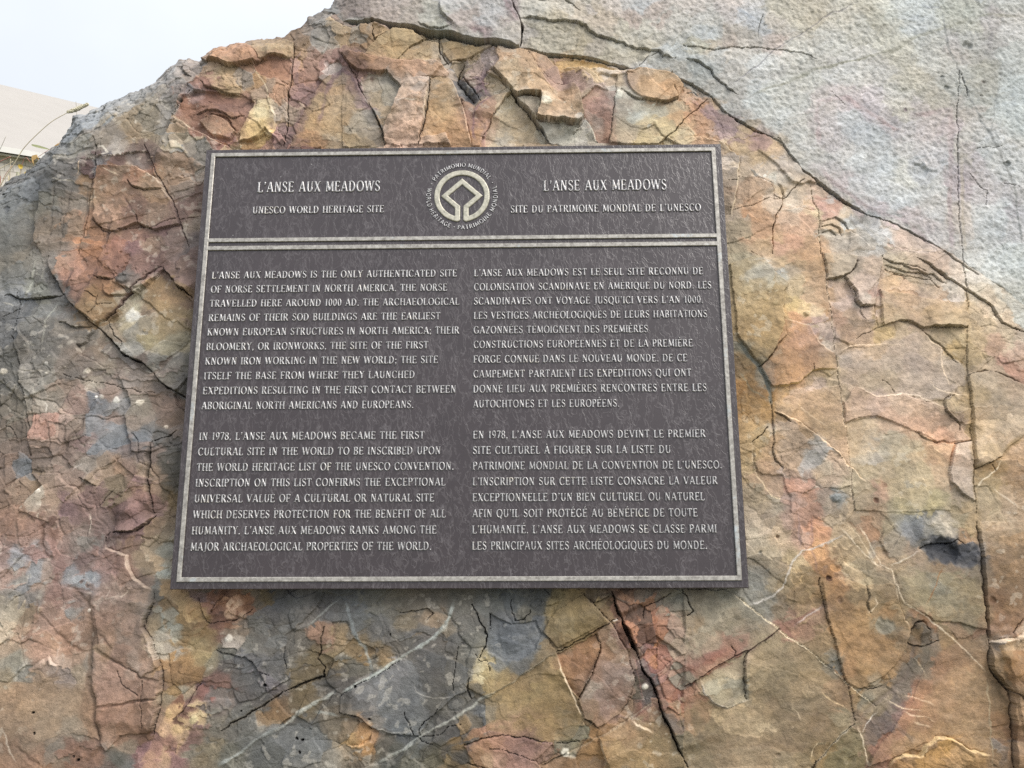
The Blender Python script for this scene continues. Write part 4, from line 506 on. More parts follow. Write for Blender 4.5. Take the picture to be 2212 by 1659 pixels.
# flat plates of the jointed rock: block, h mm proud, lean right, lean up (mm per 100 mm), opacity r g b of its stain, outline
PLATES = [
((1,0),0,1,0,.3,165,140,105,"0 400 60 450 110 540 150 640 190 700 285 945 0 945"),
((1,0),4,0,3,.5,190,145,112,"0 335 80 345 250 375 400 405 600 400 640 410 690 460 680 490 560 500 430 520 390 560 300 465 200 455 90 440"),
((1,0),-4,-2,0,.4,160,150,125,"140 470 300 465 385 560 370 620 330 720 270 830 200 690 150 620"),
((1,0),4,3,0,.7,200,165,140,"400 560 450 520 572 510 565 640 550 720 525 790 512 940 295 945 272 830 330 720 375 620"),
((1,0),1,-4,1,.5,192,155,108,"580 510 640 490 690 490 730 540 755 620 785 700 800 790 842 945 705 945 675 875 515 900 530 790"),
((1,0),4,0,-3,.8,208,175,150,"510 895 600 888 672 875 704 945 505 945"),
((1,0),2,4,0,.4,180,140,105,"800 640 860 680 900 620 945 630 1080 590 1040 660 985 750 945 830 915 900 900 945 850 945 830 880 800 790 770 690"),
((1,0),-5,-3,2,.6,180,168,140,"1090 590 1170 690 1250 790 1345 940 930 940 945 850 990 755 1040 665"),
((1,0),7,2,-3,.4,197,160,118,"930 470 980 460 1030 400 1000 350 1010 300 1180 330 1300 350 1330 380 1400 470 1420 575 1510 590 1545 660 1580 760 1545 825 1440 806 1310 815 1262 790 1295 690 1288 640 1200 627 1130 632 1080 570 1040 520"),
((1,0),1,-3,0,.5,168,165,150,"1130 640 1195 635 1285 650 1290 690 1258 790 1310 820 1440 810 1540 830 1585 765 1625 850 1665 935 1360 935 1300 850 1250 790 1170 690"),
((1,0),-2,3,2,.6,168,120,102,"1580 640 1640 580 1700 600 1770 600 1755 760 1735 935 1668 935 1625 850 1585 760 1550 650"),
((1,0),2,-2,-1,.3,185,170,135,"1775 500 1840 480 1900 560 2000 650 2150 670 2212 640 2212 780 2150 850 2060 935 1738 935 1757 760"),
((1,0),5,1,3,.6,200,155,105,"1835 480 1950 465 2130 485 2210 560 2180 640 2080 672 1960 650 1890 610 1850 560"),
((1,0),-3,0,0,.7,205,170,105,"1390 400 1500 400 1700 430 1830 460 1820 470 1560 460 1400 470"),
((1,0),4,2,2,.5,182,160,115,"150 340 210 260 330 168 470 200 540 260 440 320 350 390 240 365"),
((1,0),2,-3,-2,.5,178,150,112,"355 390 450 300 545 258 630 265 635 340 600 398 400 400"),
((1,0),0,3,0,.6,180,148,98,"645 240 730 245 850 275 990 295 880 330 800 375 700 385 660 330"),
((1,0),4,2,-2,0,0,0,0,"140 0 160 100 330 150 470 180 600 208 850 262 1165 315 1178 260 1165 130 1105 0"),
((0,0),6,0,5,.5,192,140,105,"1310 385 1330 355 1400 312 1500 303 1620 290 1660 370 1650 405 1560 420 1480 430 1420 400 1330 400"),
((0,0),3,-3,3,.6,178,152,110,"1620 290 1640 255 1760 240 1900 262 1890 365 1780 355 1670 370"),
((0,0),-3,2,-4,.6,160,105,85,"1640 415 1700 375 1860 368 1885 380 1870 500 1780 500 1680 480 1650 450"),
((0,0),-5,2,-3,.5,150,98,82,"1240 580 1400 590 1560 610 1640 660 1600 780 1540 870 1500 930 1370 890 1230 820 1140 760 1180 660"),
((0,0),3,3,-2,.6,170,130,102,"1290 790 1340 755 1400 745 1470 790 1530 860 1490 900 1380 870"),
((0,0),3,-4,2,.5,205,178,115,"1640 690 1700 680 1760 700 1775 760 1765 830 1650 890 1545 920 1600 790"),
((0,0),-2,1,1,.4,172,145,105,"1990 640 2050 540 2130 460 2212 470 2212 945 1880 945 1930 780"),
((0,0),4,2,2,.2,165,132,105,"660 1105 800 1102 900 1097 1000 1150 1050 1200 1120 1330 1170 1450 1000 1480 880 1440 760 1500 640 1470 600 1400 630 1240"),
((0,0),-3,0,-3,.3,110,95,90,"540 1048 760 1022 950 982 980 1040 1000 1140 900 1092 660 1098 620 1090"),
((0,1),-5,3,0,.15,140,115,75,"940 190 1040 70 1100 140 1200 230 1240 290 1200 560 1060 540 900 660 790 560 700 410 850 240"),
((0,1),2,-3,0,.4,160,118,75,"560 220 600 140 760 150 830 230 690 400 640 440 520 350"),
((2,1),4,2,0,.4,165,138,92,"300 60 470 15 560 105 620 165 660 205 640 260 635 380 648 520 580 600 495 715 340 530"),
((2,1),2,-2,-1,.5,172,125,90,"650 420 800 455 880 570 975 635 990 730 920 735 830 745 740 815 570 845 500 720 580 600"),
((2,1),0,1,0,.5,178,158,140,"1000 640 1080 605 1280 590 1450 440 1540 480 1620 570 1665 600 1700 790 1720 850 1760 893 1690 930 1430 895 1250 915 1115 840 1010 830"),
((2,1),2,-1,2,.5,190,155,130,"1030 950 1115 850 1250 920 1430 900 1680 970 1760 1050 1860 1190 1650 1200 1500 1140 1250 1030 1050 1080"),
((2,1),1,2,-1,.5,180,150,115,"580 1000 720 900 1010 840 1045 1100 1075 1370 930 1220 750 1090"),
((2,1),2.5,-2,0,.8,176,158,142,"1765 1213 1862 1195 1880 1590 1790 1540 1735 1480 1722 1400 1742 1300"),
((2,1),0,1,-1,.45,172,158,125,"1050 1090 1260 1040 1500 1145 1640 1205 1750 1215 1720 1400 1740 1659 1110 1650 1085 1380"),
((2,1),2,-1,1,.6,168,150,125,"1850 780 2000 750 2212 830 2212 1150 2120 1230 2070 1290 1890 1380 1870 1000"),
((2,1),4,2,2,.5,182,165,148,"1095 100 1035 150 1080 200 1115 290 1150 325 1240 325 1262 200 1285 20 1130 30"),
((2,1),3,-2,-3,.6,165,152,130,"920 155 905 0 1115 0 1110 60 1070 120 1000 148"),
((2,1),4,0,-2,.5,190,160,118,"1290 330 1280 230 1450 250 1700 310 1835 300 1838 465 1620 458 1550 472 1440 425 1300 460"),
((2,2),1,-1,0,.3,140,130,108,"270 500 630 765 470 850 200 995 0 1120 0 500"),
((2,2),-1,0,1,.5,146,126,94,"640 775 860 945 1050 1115 1095 1360 1000 1440 820 1650 0 1659 0 1150 110 1075 145 1175 290 1255 415 1210 425 900"),
((2,2),2.5,2,0,.35,165,125,78,"885 450 1000 420 1170 470 1340 460 1420 690 1462 745 1420 870 1300 1040 1130 1150 1050 1100 1020 1020 940 740"),
((2,2),1,-1,-1,.4,155,122,85,"1600 840 1900 800 1975 900 1990 1570 1700 1455 1570 1500 1420 1560 1200 1640 1230 1560 1480 1210"),
((2,2),1,1,-2,.4,148,130,96,"1360 380 1530 245 1780 290 1890 250 1960 740 1620 700 1440 580"),
((2,2),0,2,1,.4,160,125,88,"1910 60 2212 60 2212 690 2150 770 1985 845 1950 560"),
((2,2),-2.5,1,0,.4,160,155,130,"110 1070 250 990 420 895 388 960 385 1000 400 1208 290 1252 200 1222 140 1168"),
((1,2),-2.5,2,0,.6,142,95,65,"1395 915 1640 795 1670 850 1640 960 1540 1190 1480 1120"),
((1,2),4,-2,0,.5,148,120,102,"1650 790 1730 700 1840 900 1885 1100 1800 1300 1660 1385 1580 1325 1535 1200 1640 1000 1675 880"),
((1,2),0,1,0,.5,148,124,80,"940 1200 1390 910 1430 1020 1580 1330 1480 1480 1340 1490 1050 1420 940 1400"),
((1,2),2.5,0,-2,.4,138,115,70,"1400 640 1570 525 1730 695 1400 880 1300 780"),
((1,2),3,0,3,.4,160,118,105,"800 1515 900 1465 1050 1432 1200 1442 1370 1505 1250 1600 1300 1659 900 1659"),
((1,2),2,-2,0,.4,148,122,80,"1660 1465 1870 1340 2030 1250 2090 1300 2212 1600 2212 1659 1740 1659"),
((1,2),1,0,-1,.5,86,92,99,"0 1190 380 965 520 870 830 1000 820 1150 740 1190 600 1300 500 1450 210 1390 0 1290"),
((1,2),-2,0,0,.6,84,94,106,"960 660 1100 720 1260 700 1290 800 1260 880 1150 960 1040 950 940 900 950 800"),
((0,2),1.5,1,0,.5,160,125,108,"630 900 960 1080 1040 1100 1030 1200 640 1255 610 1000"),
((0,2),1.5,-1,1,.4,155,118,98,"640 1275 1030 1215 1000 1380 960 1440 780 1440 700 1560 650 1500"),
((0,2),0,1,0,.4,156,127,98,"0 1100 590 1100 620 1300 640 1480 450 1420 250 1560 0 1640"),
((0,2),1.5,1,-1,.35,152,122,106,"630 610 830 540 990 530 940 700 1020 900 1040 980 930 1060 660 890"),
]
# ---------------------------------------------------------------- boulder: relief in the plaque's frame
ROCK_W = -0.034                     # mean rock face lies this far behind the plaque's front face
LIGHT = 1.12
SATUR = 0.70                        # average light on the face, divided evenly from seen colours; their shade stays in
OUTLINE = [(-420, 2900), (-400, 1700), (-380, 1200), (-330, 900), (-250, 680), (-150, 510), (-60, 440), (0, 405), (13, 397), (33, 383),
 (60, 367), (77, 353), (100, 333), (128, 320), (133, 307), (143, 293), (155, 272), (157, 257), (167, 250), (193, 245), (222, 233), (227, 227),
 (253, 215), (277, 207), (313, 190), (343, 173), (360, 153), (383, 137), (393, 130), (405, 124), (433, 127), (440, 118), (467, 103), (500, 100),
 (540, 83), (587, 79), (610, 80), (633, 65), (653, 55), (662, 43), (687, 27), (717, 8), (728, -12), (760, -40), (830, -90), (950, -140), (1150, -190),
 (1400, -215), (1750, -190), (2100, -110), (2400, 60), (2620, 380), (2740, 900), (2780, 1600), (2760, 2900)]

def dense(lo, hi, a, b, fine, coarse):
    p = [a - coarse * i for i in range(int((a - lo) / coarse), 0, -1)]
    q = list(np.arange(a, b, fine))
    r = [q[-1] + coarse * (i + 1) for i in range(int((hi - q[-1]) / coarse))]
    return np.array(p + q + r, np.float64)

u_fr, v_fr = to_plane([0, 2212, 0, 2212], [0, 0, 1659, 1659], ROCK_W - 0.03)
UA = dense(-1.75, 1.75, u_fr.min() - 0.03, u_fr.max() + 0.03, FINE, 0.007)
VA = dense(-1.85, 1.25, v_fr.min() - 0.03, v_fr.max() + 0.03, FINE, 0.007)
NX, NY = len(UA), len(VA)
U, V = np.meshgrid(UA, VA)
U = U.astype(np.float32); V = V.astype(np.float32)

def bspl(t):
    return np.stack([(1 - t) ** 3, 3 * t ** 3 - 6 * t ** 2 + 4, -3 * t ** 3 + 3 * t ** 2 + 3 * t + 1, t ** 3], -1) / 6.0

def wmat(c, f):
    x = c * f
    i0 = np.floor(x).astype(int)
    w = bspl(x - i0)
    i0 = i0 - i0.min()
    m = np.zeros((len(c), i0.max() + 4), np.float32)
    for k in range(4): m[np.arange(len(c)), i0 + k] = w[:, k]
    return m

def gnoise(fu, fv, seed):
    """smooth noise, about -1..1, fu and fv features per metre"""
    a = wmat(UA + 0.37 * (seed % 7), fu); b = wmat(VA + 0.53 * (seed % 5), fv)
    r = np.random.RandomState(seed).uniform(-1, 1, (b.shape[1], a.shape[1])).astype(np.float32)
    return (b @ r @ a.T) * 1.9

def fbm(fu, fv, octv, seed, gain=0.5):
    h = np.zeros((NY, NX), np.float32); amp = 1.0; tot = 0
    for k in range(octv):
        h += amp * gnoise(fu * 2.03 ** k, fv * 2.03 ** k, seed + 31 * k); tot += amp; amp *= gain
    return h / tot

def sstep(a, b, x):
    t = np.clip((x - a) / (b - a), 0, 1)
    return t * t * (3 - 2 * t)

class Raster:                         # coarse even raster with bilinear reading
    def __init__(s, cell):
        s.c = cell; s.u = np.arange(UA[0] - 0.05, UA[-1] + 0.05, cell); s.v = np.arange(VA[0] - 0.05, VA[-1] + 0.05, cell)
        s.U, s.V = [a.astype(np.float32) for a in np.meshgrid(s.u, s.v)]
    def read(s, img, uu, vv):
        x = np.clip((uu - s.u[0]) / s.c, 0, len(s.u) - 1.001); y = np.clip((vv - s.v[0]) / s.c, 0, len(s.v) - 1.001)
        i = x.astype(np.int32); j = y.astype(np.int32)
        fx = (x - i).astype(np.float32); fy = (y - j).astype(np.float32)
        if img.ndim == 3: fx = fx[..., None]; fy = fy[..., None]
        return (img[j, i] * (1 - fx) + img[j, i + 1] * fx) * (1 - fy) + (img[j + 1, i] * (1 - fx) + img[j + 1, i + 1] * fx) * fy

# rounding back of the face near the boulder's outline
R0 = 0.085
def rim_w(u): return 0.045 + 0.085 * (1 - sstep(-0.62, -0.30, u))
ou, ov = [], []
for (x, y) in OUTLINE:
    d = 0.05
    for _ in range(4):
        a, b = to_plane(x, y, ROCK_W - d); d = R0 * rim_w(a) / 0.13
    ou.append(float(a)); ov.append(float(b))
ou = np.array(ou); ov = np.array(ov)
RO = Raster(0.004)
sd = np.full(RO.U.shape, 9.0, np.float32); ins = np.zeros(RO.U.shape, bool)
for k in range(len(ou)):
    x0, y0 = ou[k], ov[k]; x1, y1 = ou[(k + 1) % len(ou)], ov[(k + 1) % len(ou)]
    dx, dy = x1 - x0, y1 - y0
    t = np.clip(((RO.U - x0) * dx + (RO.V - y0) * dy) / (dx * dx + dy * dy), 0, 1)
    if not (y0 < -1.5 and y1 < -1.5):
        sd = np.minimum(sd, np.hypot(RO.U - x0 - t * dx, RO.V - y0 - t * dy))
    cr = (y0 > RO.V) != (y1 > RO.V)
    with np.errstate(divide='ignore', invalid='ignore'):
        ins ^= cr & (RO.U < x0 + (RO.V - y0) * dx / (dy if abs(dy) > 1e-9 else 1e-9))
SD = np.where(ins, sd, -sd)            # > 0 inside the boulder

def recess(u, v):
    w = rim_w(u); d = RO.read(SD, u, v)
    return R0 * w / 0.13 * np.clip(1 - np.maximum(d, 0) / w, 0, 1) ** 1.6

def survey(px, py):
    """picture points -> (u, v) on the rounded rock face"""
    u, v = to_plane(px, py, ROCK_W)
    for _ in range(6):
        rr = recess(u, v)
        u, v = to_plane(px, py, ROCK_W - rr)
    return u, v

# stains and their seen shade -> colour raster
RC = Raster(0.0022)
sx, sy, sc = [], [], []
for (bx, by), txt in SHADED_STAINS.items():
    for rec in txt.replace('\n', ';').split(';'):
        q = [float(t) for t in rec.split()]
        if len(q) < 5: continue
        sx.append(bx * 737.33 + q[0] / 3.0); sy.append(by * 553.0 + q[1] / 3.0); sc.append(q[2:5])
sx = np.array(sx); sy = np.array(sy); sc = np.array(sc, np.float32)
su, sv = survey(sx, sy)
nb = np.argsort((su[:, None] - su) ** 2 + (sv[:, None] - sv) ** 2, axis=1)[:, 1:7]
sc = (0.66 * sc + 0.34 * sc[nb].mean(1)).astype(np.float32)
CIMG = np.zeros(RC.U.shape + (3,), np.float32)
T = 40
for j in range(0, len(RC.v), T):
    for i in range(0, len(RC.u), T):
        uu = RC.U[j:j + T, i:i + T]; vv = RC.V[j:j + T, i:i + T]
        cu, cv = uu.mean(), vv.mean()
        dd = np.hypot(su - cu, sv - cv)
        idx = np.argsort(dd)[:44]
        d2 = (uu[..., None] - su[idx]) ** 2 + (vv[..., None] - sv[idx]) ** 2 + 4e-6
        w = d2 ** -2.2
        soft = (w[..., None] * sc[idx]).sum(-2) / w.sum(-1)[..., None]
        hard = sc[idx][d2.argmin(-1)]
        CIMG[j:j + T, i:i + T] = 0.70 * soft + 0.30 * hard

# wandering of stain edges, and of joints
n1 = fbm(9, 9, 2, 11); n2 = fbm(9, 9, 2, 12)
m1 = fbm(42, 42, 3, 13); m2 = fbm(42, 42, 3, 14)
q1 = fbm(170, 170, 2, 15); q2 = fbm(170, 170, 2, 16)
# joints run straight for a hand's breadth, then jog
jt = np.round(fbm(30, 30, 2, 17) * 4) / 4; jt2 = np.round(fbm(30, 30, 2, 18) * 4) / 4
JU = U + 0.0024 * m1 + 0.0015 * q1 + 0.0022 * jt
JV = V + 0.0024 * m2 + 0.0015 * q2 + 0.0022 * jt2
# masks: pale granular slab above the great crack
slab_px = [(737, 40), (780, 45), (805, 40), (847, 52), (894, 62), (937, 72), (978, 78), (1021, 90), (1071, 97), (1125, 107), (1177, 120), (1237, 128), (1304, 138),
           (1364, 152), (1404, 157), (1440, 161), (1475, 173), (1535, 214), (1578, 252), (1610, 272), (1655, 294), (1690, 315), (1731, 363), (1768, 397),
           (1808, 426), (1871, 468), (1908, 480), (1958, 500), (2008, 527), (2060, 560), (2140, 610), (2200, 650), (2270, 700), (2900, 900), (2900, -400), (650, -400), (690, 10), (737, 40)]
a, b = survey(np.array([p[0] for p in slab_px], float), np.array([p[1] for p in slab_px], float))
SLAB = np.zeros(U.shape, bool)
for k in range(len(a) - 1):
    x0, y0, x1, y1 = a[k], b[k], a[k + 1], b[k + 1]
    cr = (y0 > JV) != (y1 > JV)
    SLAB ^= cr & (JU < x0 + (JV - y0) * (x1 - x0) / ((y1 - y0) if abs(y1 - y0) > 1e-9 else 1e-9))
# soften the slab mask by reading it as a raster
DIST = RO.read(SD, U + 0.004 * m1 + 0.003 * q1, V + 0.004 * m2 + 0.003 * q2)

# flat plates: height, mask and stain
PLH = np.zeros(U.shape, np.float32); PLM = np.zeros(U.shape, np.float32); PLC = np.zeros(U.shape + (3,), np.float32); PLA = np.zeros(U.shape, np.float32)
def box(u0, u1, v0, v1):
    i0, i1 = np.searchsorted(UA, [u0, u1]); j0, j1 = np.searchsorted(VA, [v0, v1])
    return slice(j0, j1), slice(i0, i1)
for (bx, by), hp, lx, ly, al, r_, g_, b_, pts in PLATES:
    p = np.array([float(t) for t in pts.split()]).reshape(-1, 2)
    a, b = survey(bx * 737.33 + p[:, 0] / 3.0, by * 553.0 + p[:, 1] / 3.0)
    sl = box(a.min() - 0.01, a.max() + 0.01, b.min() - 0.01, b.max() + 0.01)
    uu, vv = JU[sl], JV[sl]; ins_ = np.zeros(uu.shape, bool)
    for k in range(len(a)):
        x0, y0, x1, y1 = a[k], b[k], a[(k + 1) % len(a)], b[(k + 1) % len(a)]
        ins_ ^= ((y0 > vv) != (y1 > vv)) & (uu < x0 + (vv - y0) * (x1 - x0) / ((y1 - y0) if abs(y1 - y0) > 1e-9 else 1e-9))
    m_ = ins_.astype(np.float32)
    PLH[sl] = PLH[sl] * (1 - m_) + m_ * (0.001 * hp * 1.25 + 0.013 * lx * (uu - a.mean()) + 0.013 * ly * (vv - b.mean()))
    PLM[sl] = np.maximum(PLM[sl], m_)
    PLA[sl] = PLA[sl] * (1 - m_) + m_ * al
    PLC[sl] = PLC[sl] * (1 - m_[..., None]) + m_[..., None] * np.array([r_, g_, b_], np.float32)
# --- relief
H = 0.012 * fbm(2.2, 2.2, 2, 21) + 0.0015 * fbm(11, 11, 2, 22)
def facets(f, seed, uu, vv):
    """jointed plates: a warped cell pattern; returns cell number, tilt coordinates and closeness of the two nearest centres"""
    rs = np.random.RandomState(seed); tab = rs.rand(64, 64, 2).astype(np.float32)
    x = uu * f + 100; y = vv * f + 100
    xi = np.floor(x).astype(np.int32); yi = np.floor(y).astype(np.int32)
    b1 = np.full(x.shape, 9.0, np.float32); b2 = b1.copy(); cid = np.zeros(x.shape, np.int32); cx = np.zeros_like(b1); cy = np.zeros_like(b1)
    for dj in (-1, 0, 1):
        for di in (-1, 0, 1):
            gx = xi + di; gy = yi + dj; t_ = tab[gy & 63, gx & 63]
            ex = x - gx - t_[..., 0]; ey = y - gy - t_[..., 1]; d = ex * ex + ey * ey
            m = d < b1
            b2 = np.where(m, b1, np.minimum(b2, d)); b1 = np.where(m, d, b1)
            cid = np.where(m, (gx & 63) * 64 + (gy & 63), cid); cx = np.where(m, ex, cx); cy = np.where(m, ey, cy)
    return cid, cx / f, cy / f, np.sqrt(b2) - np.sqrt(b1)
CALM = (0.85 - 0.55 * sstep(0.30, 0.50, U) - 0.30 * sstep(-0.2, -0.4, V) * sstep(0.3, 0.1, U)) * (1 - 0.72 * PLM)
FT = np.random.RandomState(77).normal(0, 1, (4096, 4)).astype(np.float32)
notslab = 1.0 - SLAB.astype(np.float32)
SHADE = np.zeros(U.shape, np.float32)
OU = 0.002 * n1 + 0.0042 * m1 + 0.0022 * q1; OV = 0.002 * n2 + 0.0042 * m2 + 0.0022 * q2
rot = 0.5
for f_, sd_, off, tilt, wp in ((8.0, 201, 0.0024, 0.050, 0.010), (21.0, 202, 0.0013, 0.065, 0.004), (37.0, 203, 0.0007, 0.060, 0.0025)):
    a_, b_ = U + wp * m1 + 0.0012 * q1, V + wp * m2 + 0.0012 * q2
    cid, fx_, fy_, gap = facets(f_, sd_, a_ * math.cos(rot) - b_ * math.sin(rot), (a_ * math.sin(rot) + b_ * math.cos(rot)) * 1.25)
    r_ = FT[cid]
    amt = sstep(-0.25, 0.35, gnoise(5, 5, sd_ + 9)) * (0.15 + 0.85 * notslab) * CALM
    H += amt * (off * r_[..., 0] + tilt * (r_[..., 1] * fx_ + r_[..., 2] * fy_))
    SHADE += amt * 0.04 * r_[..., 3]
    if f_ > 15:                              # each small plate carries the stain found at its middle
        ca_, sa_ = math.cos(rot), math.sin(rot); ex_, ey_ = fx_, fy_ / 1.25
        kk_ = amt * (0.35 if f_ < 30 else 0.62)
        OU -= kk_ * (ex_ * ca_ + ey_ * sa_); OV -= kk_ * (-ex_ * sa_ + ey_ * ca_)
    H -= amt * 0.0016 * (1 - sstep(0.0, 0.05, gap)) * (r_[..., 3] > -0.3)
    rot = -0.3 if f_ < 15 else 0.9
# flaky layers: terraces of a slow field, each layer a shade of its own


def terraces(fu, fv, seed, levels, rise, sharp):
    f = fbm(fu, fv, 4, seed, 0.42) * levels + 0.22 * q1
    fl = np.floor(f); fr = f - fl
    return rise * (fl + sstep(1 - sharp, 1, fr) + 0.25 * fr), fl
slabf = SLAB.astype(np.float32)
t1, l1 = terraces(5, 8, 41, 5.0, 0.0024, 0.045)
t2, l2 = terraces(15, 26, 51, 4.0, 0.0011, 0.07)
H += PLH
H += (t1 + t2) * (1 - 0.6 * slabf) * (0.12 + 0.88 * CALM)
tint = np.random.RandomState(5).normal(0, 1, (64, 3)).astype(np.float32)
l1i = (l1.astype(int) * 7 + 9) % 64; l2i = (l2.astype(int) * 5 + 20) % 64
tone = np.array([0.012, 0.0, -0.016], np.float32)
lay = (0.045 * tint[l1i][..., :1] + 0.03 * tint[l2i][..., :1]) + tint[l1i][..., 1:2] * tone
LO = np.random.RandomState(9).normal(0, 1, (64, 2)).astype(np.float32)
OU += (0.0075 * LO[l1i][..., 0] + 0.0045 * LO[l2i][..., 0]) * (0.5 + 0.5 * CALM); OV += (0.0075 * LO[l1i][..., 1] + 0.0045 * LO[l2i][..., 1]) * (0.5 + 0.5 * CALM)
ALB = RC.read(CIMG, U + OU, V + OV)
PLA = PLA * np.clip(0.85 + 0.5 * m1 + 0.3 * n2, 0.2, 1)
ALB = ALB * (1 - PLA[..., None]) + PLA[..., None] * PLC
ALB = ALB * (1 + SHADE)[..., None]
ALB = ALB * (1 + np.clip(lay, -0.13, 0.13) * (1 - 0.6 * slabf)[..., None])
# grain
H += slabf * (0.0005 * fbm(105, 105, 2, 61) + 0.0013 * fbm(235, 235, 2, 62))
slaty = fbm(60, 130, 3, 63)
H += (1 - slabf) * (0.00040 * slaty + 0.00028 * fbm(260, 260, 2, 64))
# the rust face right of the plaque is dimpled like hammered metal, the dark shale below smoother
wr = sstep(0.25, 0.55, U) * (1 - slabf)
H += wr * (0.0007 * fbm(120, 150, 2, 65))
# procedural hairline joints
def hair(f, seed, th):
    n = fbm(f, f * 1.2, 3, seed)
    return (1 - sstep(0.0, th, np.abs(n))) * sstep(-0.05, 0.25, fbm(f * 0.6, f * 0.6, 2, seed + 5))
h1 = hair(16, 71, 0.018); h2 = hair(30, 72, 0.028); h3 = hair(9, 73, 0.010)
hk = (1 - 0.75 * slabf) * (0.25 + 0.75 * CALM)
H -= (0.0014 * h1 + 0.0009 * h2 + 0.0016 * h3) * hk
ALB *= (1 - (0.15 * h1 + 0.12 * h2) * hk)[..., None]

VEIN_A = np.zeros(U.shape, np.float32)
def box(u0, u1, v0, v1):
    i0, i1 = np.searchsorted(UA, [u0, u1]); j0, j1 = np.searchsorted(VA, [v0, v1])
    return slice(j0, j1), slice(i0, i1)

STEP = np.zeros(U.shape, np.float32); CRK = np.zeros(U.shape, np.float32); GRV = np.zeros(U.shape, np.float32)
MM = 0.001
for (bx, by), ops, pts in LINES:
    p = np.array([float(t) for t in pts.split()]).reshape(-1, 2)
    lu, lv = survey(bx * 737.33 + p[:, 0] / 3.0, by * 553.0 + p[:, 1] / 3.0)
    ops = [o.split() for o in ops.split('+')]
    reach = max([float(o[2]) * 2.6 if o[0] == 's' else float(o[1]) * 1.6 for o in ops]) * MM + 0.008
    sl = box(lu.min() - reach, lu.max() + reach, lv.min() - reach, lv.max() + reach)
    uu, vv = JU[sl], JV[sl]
    if uu.size == 0: continue
    best = np.full(uu.shape, 9.0, np.float32); perp = np.zeros_like(best); sgn = np.ones_like(best); arc = np.zeros_like(best)
    L = np.hypot(np.diff(lu), np.diff(lv)); L = np.maximum(L, 1e-6); tot = L.sum(); acc = 0.0
    for k in range(len(L)):
        dx, dy = lu[k + 1] - lu[k], lv[k + 1] - lv[k]
        t = np.clip(((uu - lu[k]) * dx + (vv - lv[k]) * dy) / (L[k] ** 2), 0, 1)
        ex = uu - lu[k] - t * dx; ey = vv - lv[k] - t * dy
        d = np.hypot(ex, ey)
        cr = (dx * (vv - lv[k]) - dy * (uu - lu[k])) / L[k]          # > 0 on the left of the line
        upd = (d < best - 1e-5) | ((d < best + 1e-5) & (np.abs(cr) > perp))
        best = np.where(upd, d, best); perp = np.where(upd, np.abs(cr), perp); sgn = np.where(upd, np.sign(cr), sgn)
        arc = np.where(upd, acc + t * L[k], arc); acc += L[k]
    e0 = min(0.02, 0.25 * tot)
    ends = sstep(0, e0, arc) * sstep(0, e0, tot - arc)
    thick = 0.65 + 0.55 * q2[sl] + 0.45 * m1[sl]
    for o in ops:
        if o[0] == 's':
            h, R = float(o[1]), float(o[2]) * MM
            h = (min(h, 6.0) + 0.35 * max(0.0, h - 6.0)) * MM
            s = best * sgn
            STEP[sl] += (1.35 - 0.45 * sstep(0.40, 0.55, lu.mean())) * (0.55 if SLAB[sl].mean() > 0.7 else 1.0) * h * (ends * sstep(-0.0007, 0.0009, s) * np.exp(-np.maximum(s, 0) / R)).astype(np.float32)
            foot_ = np.exp(-((s + 0.0012) / 0.0009) ** 2) * ends * np.clip(0.5 + 0.9 * m2[sl] + 0.6 * q1[sl], 0, 1)
            GRV[sl] += 0.45 * h * foot_
            lit_lip = np.exp(-((s - 0.0007) / 0.0008) ** 2) * ends * np.clip(0.45 + 0.9 * m1[sl] + 0.5 * q2[sl], 0, 1) * min(0.5, 0.10 + h * 50)
            ALB[sl] = ALB[sl] * (1 - lit_lip[..., None]) + lit_lip[..., None] * (0.45 * ALB[sl] + 0.55 * np.array([214, 200, 176], np.float32))  # pale lip: the ledge's lit edge painted in, with fresh-broken rock
        elif o[0] == 'c':
            w, dp = float(o[1]) * MM * (0.5 - 0.14 * float(sstep(0.40, 0.55, lu.mean()))), float(o[2]) * MM
            wl_ = np.maximum(0.82 * w * np.clip(0.25 + thick, 0.12, 1.7) * (0.25 + 0.75 * ends), 0.00045)
            c = (1 - sstep(0.75, 1.12, best / wl_)) * dp
            CRK[sl] = np.maximum(CRK[sl], c)
            dirt_shade = np.clip(c / dp, 0, 1) * (0.55 if w > 0.001 else 0.35)
            ALB[sl] = ALB[sl] * (1 - dirt_shade[..., None]) + dirt_shade[..., None] * np.array([46, 41, 38], np.float32)  # dark earth on crack walls, deepened to paint the gap's shade
        elif o[0] == 'g':
            w, dp = float(o[1]) * MM * 0.5, float(o[2]) * MM
            GRV[sl] += dp * np.exp(-(best / w) ** 2) * ends
        elif o[0] == 'v':
            w, al = max(1.9, float(o[1])) * MM * 0.5, float(o[2]); rgb = np.array([float(t) for t in o[3:6]], np.float32)
            wl_ = w * np.clip(0.45 + thick, 0.2, 1.9)
            k_ = al * (1 - sstep(0.45, 1.35, best / wl_)) * (0.15 + 0.85 * ends)
            if w > 0.0022: k_ = k_ * np.clip(0.75 + 0.6 * m2[sl] + 0.3 * q1[sl], 0.15, 1.1)
            ALB[sl] = ALB[sl] * (1 - k_[..., None]) + k_[..., None] * rgb
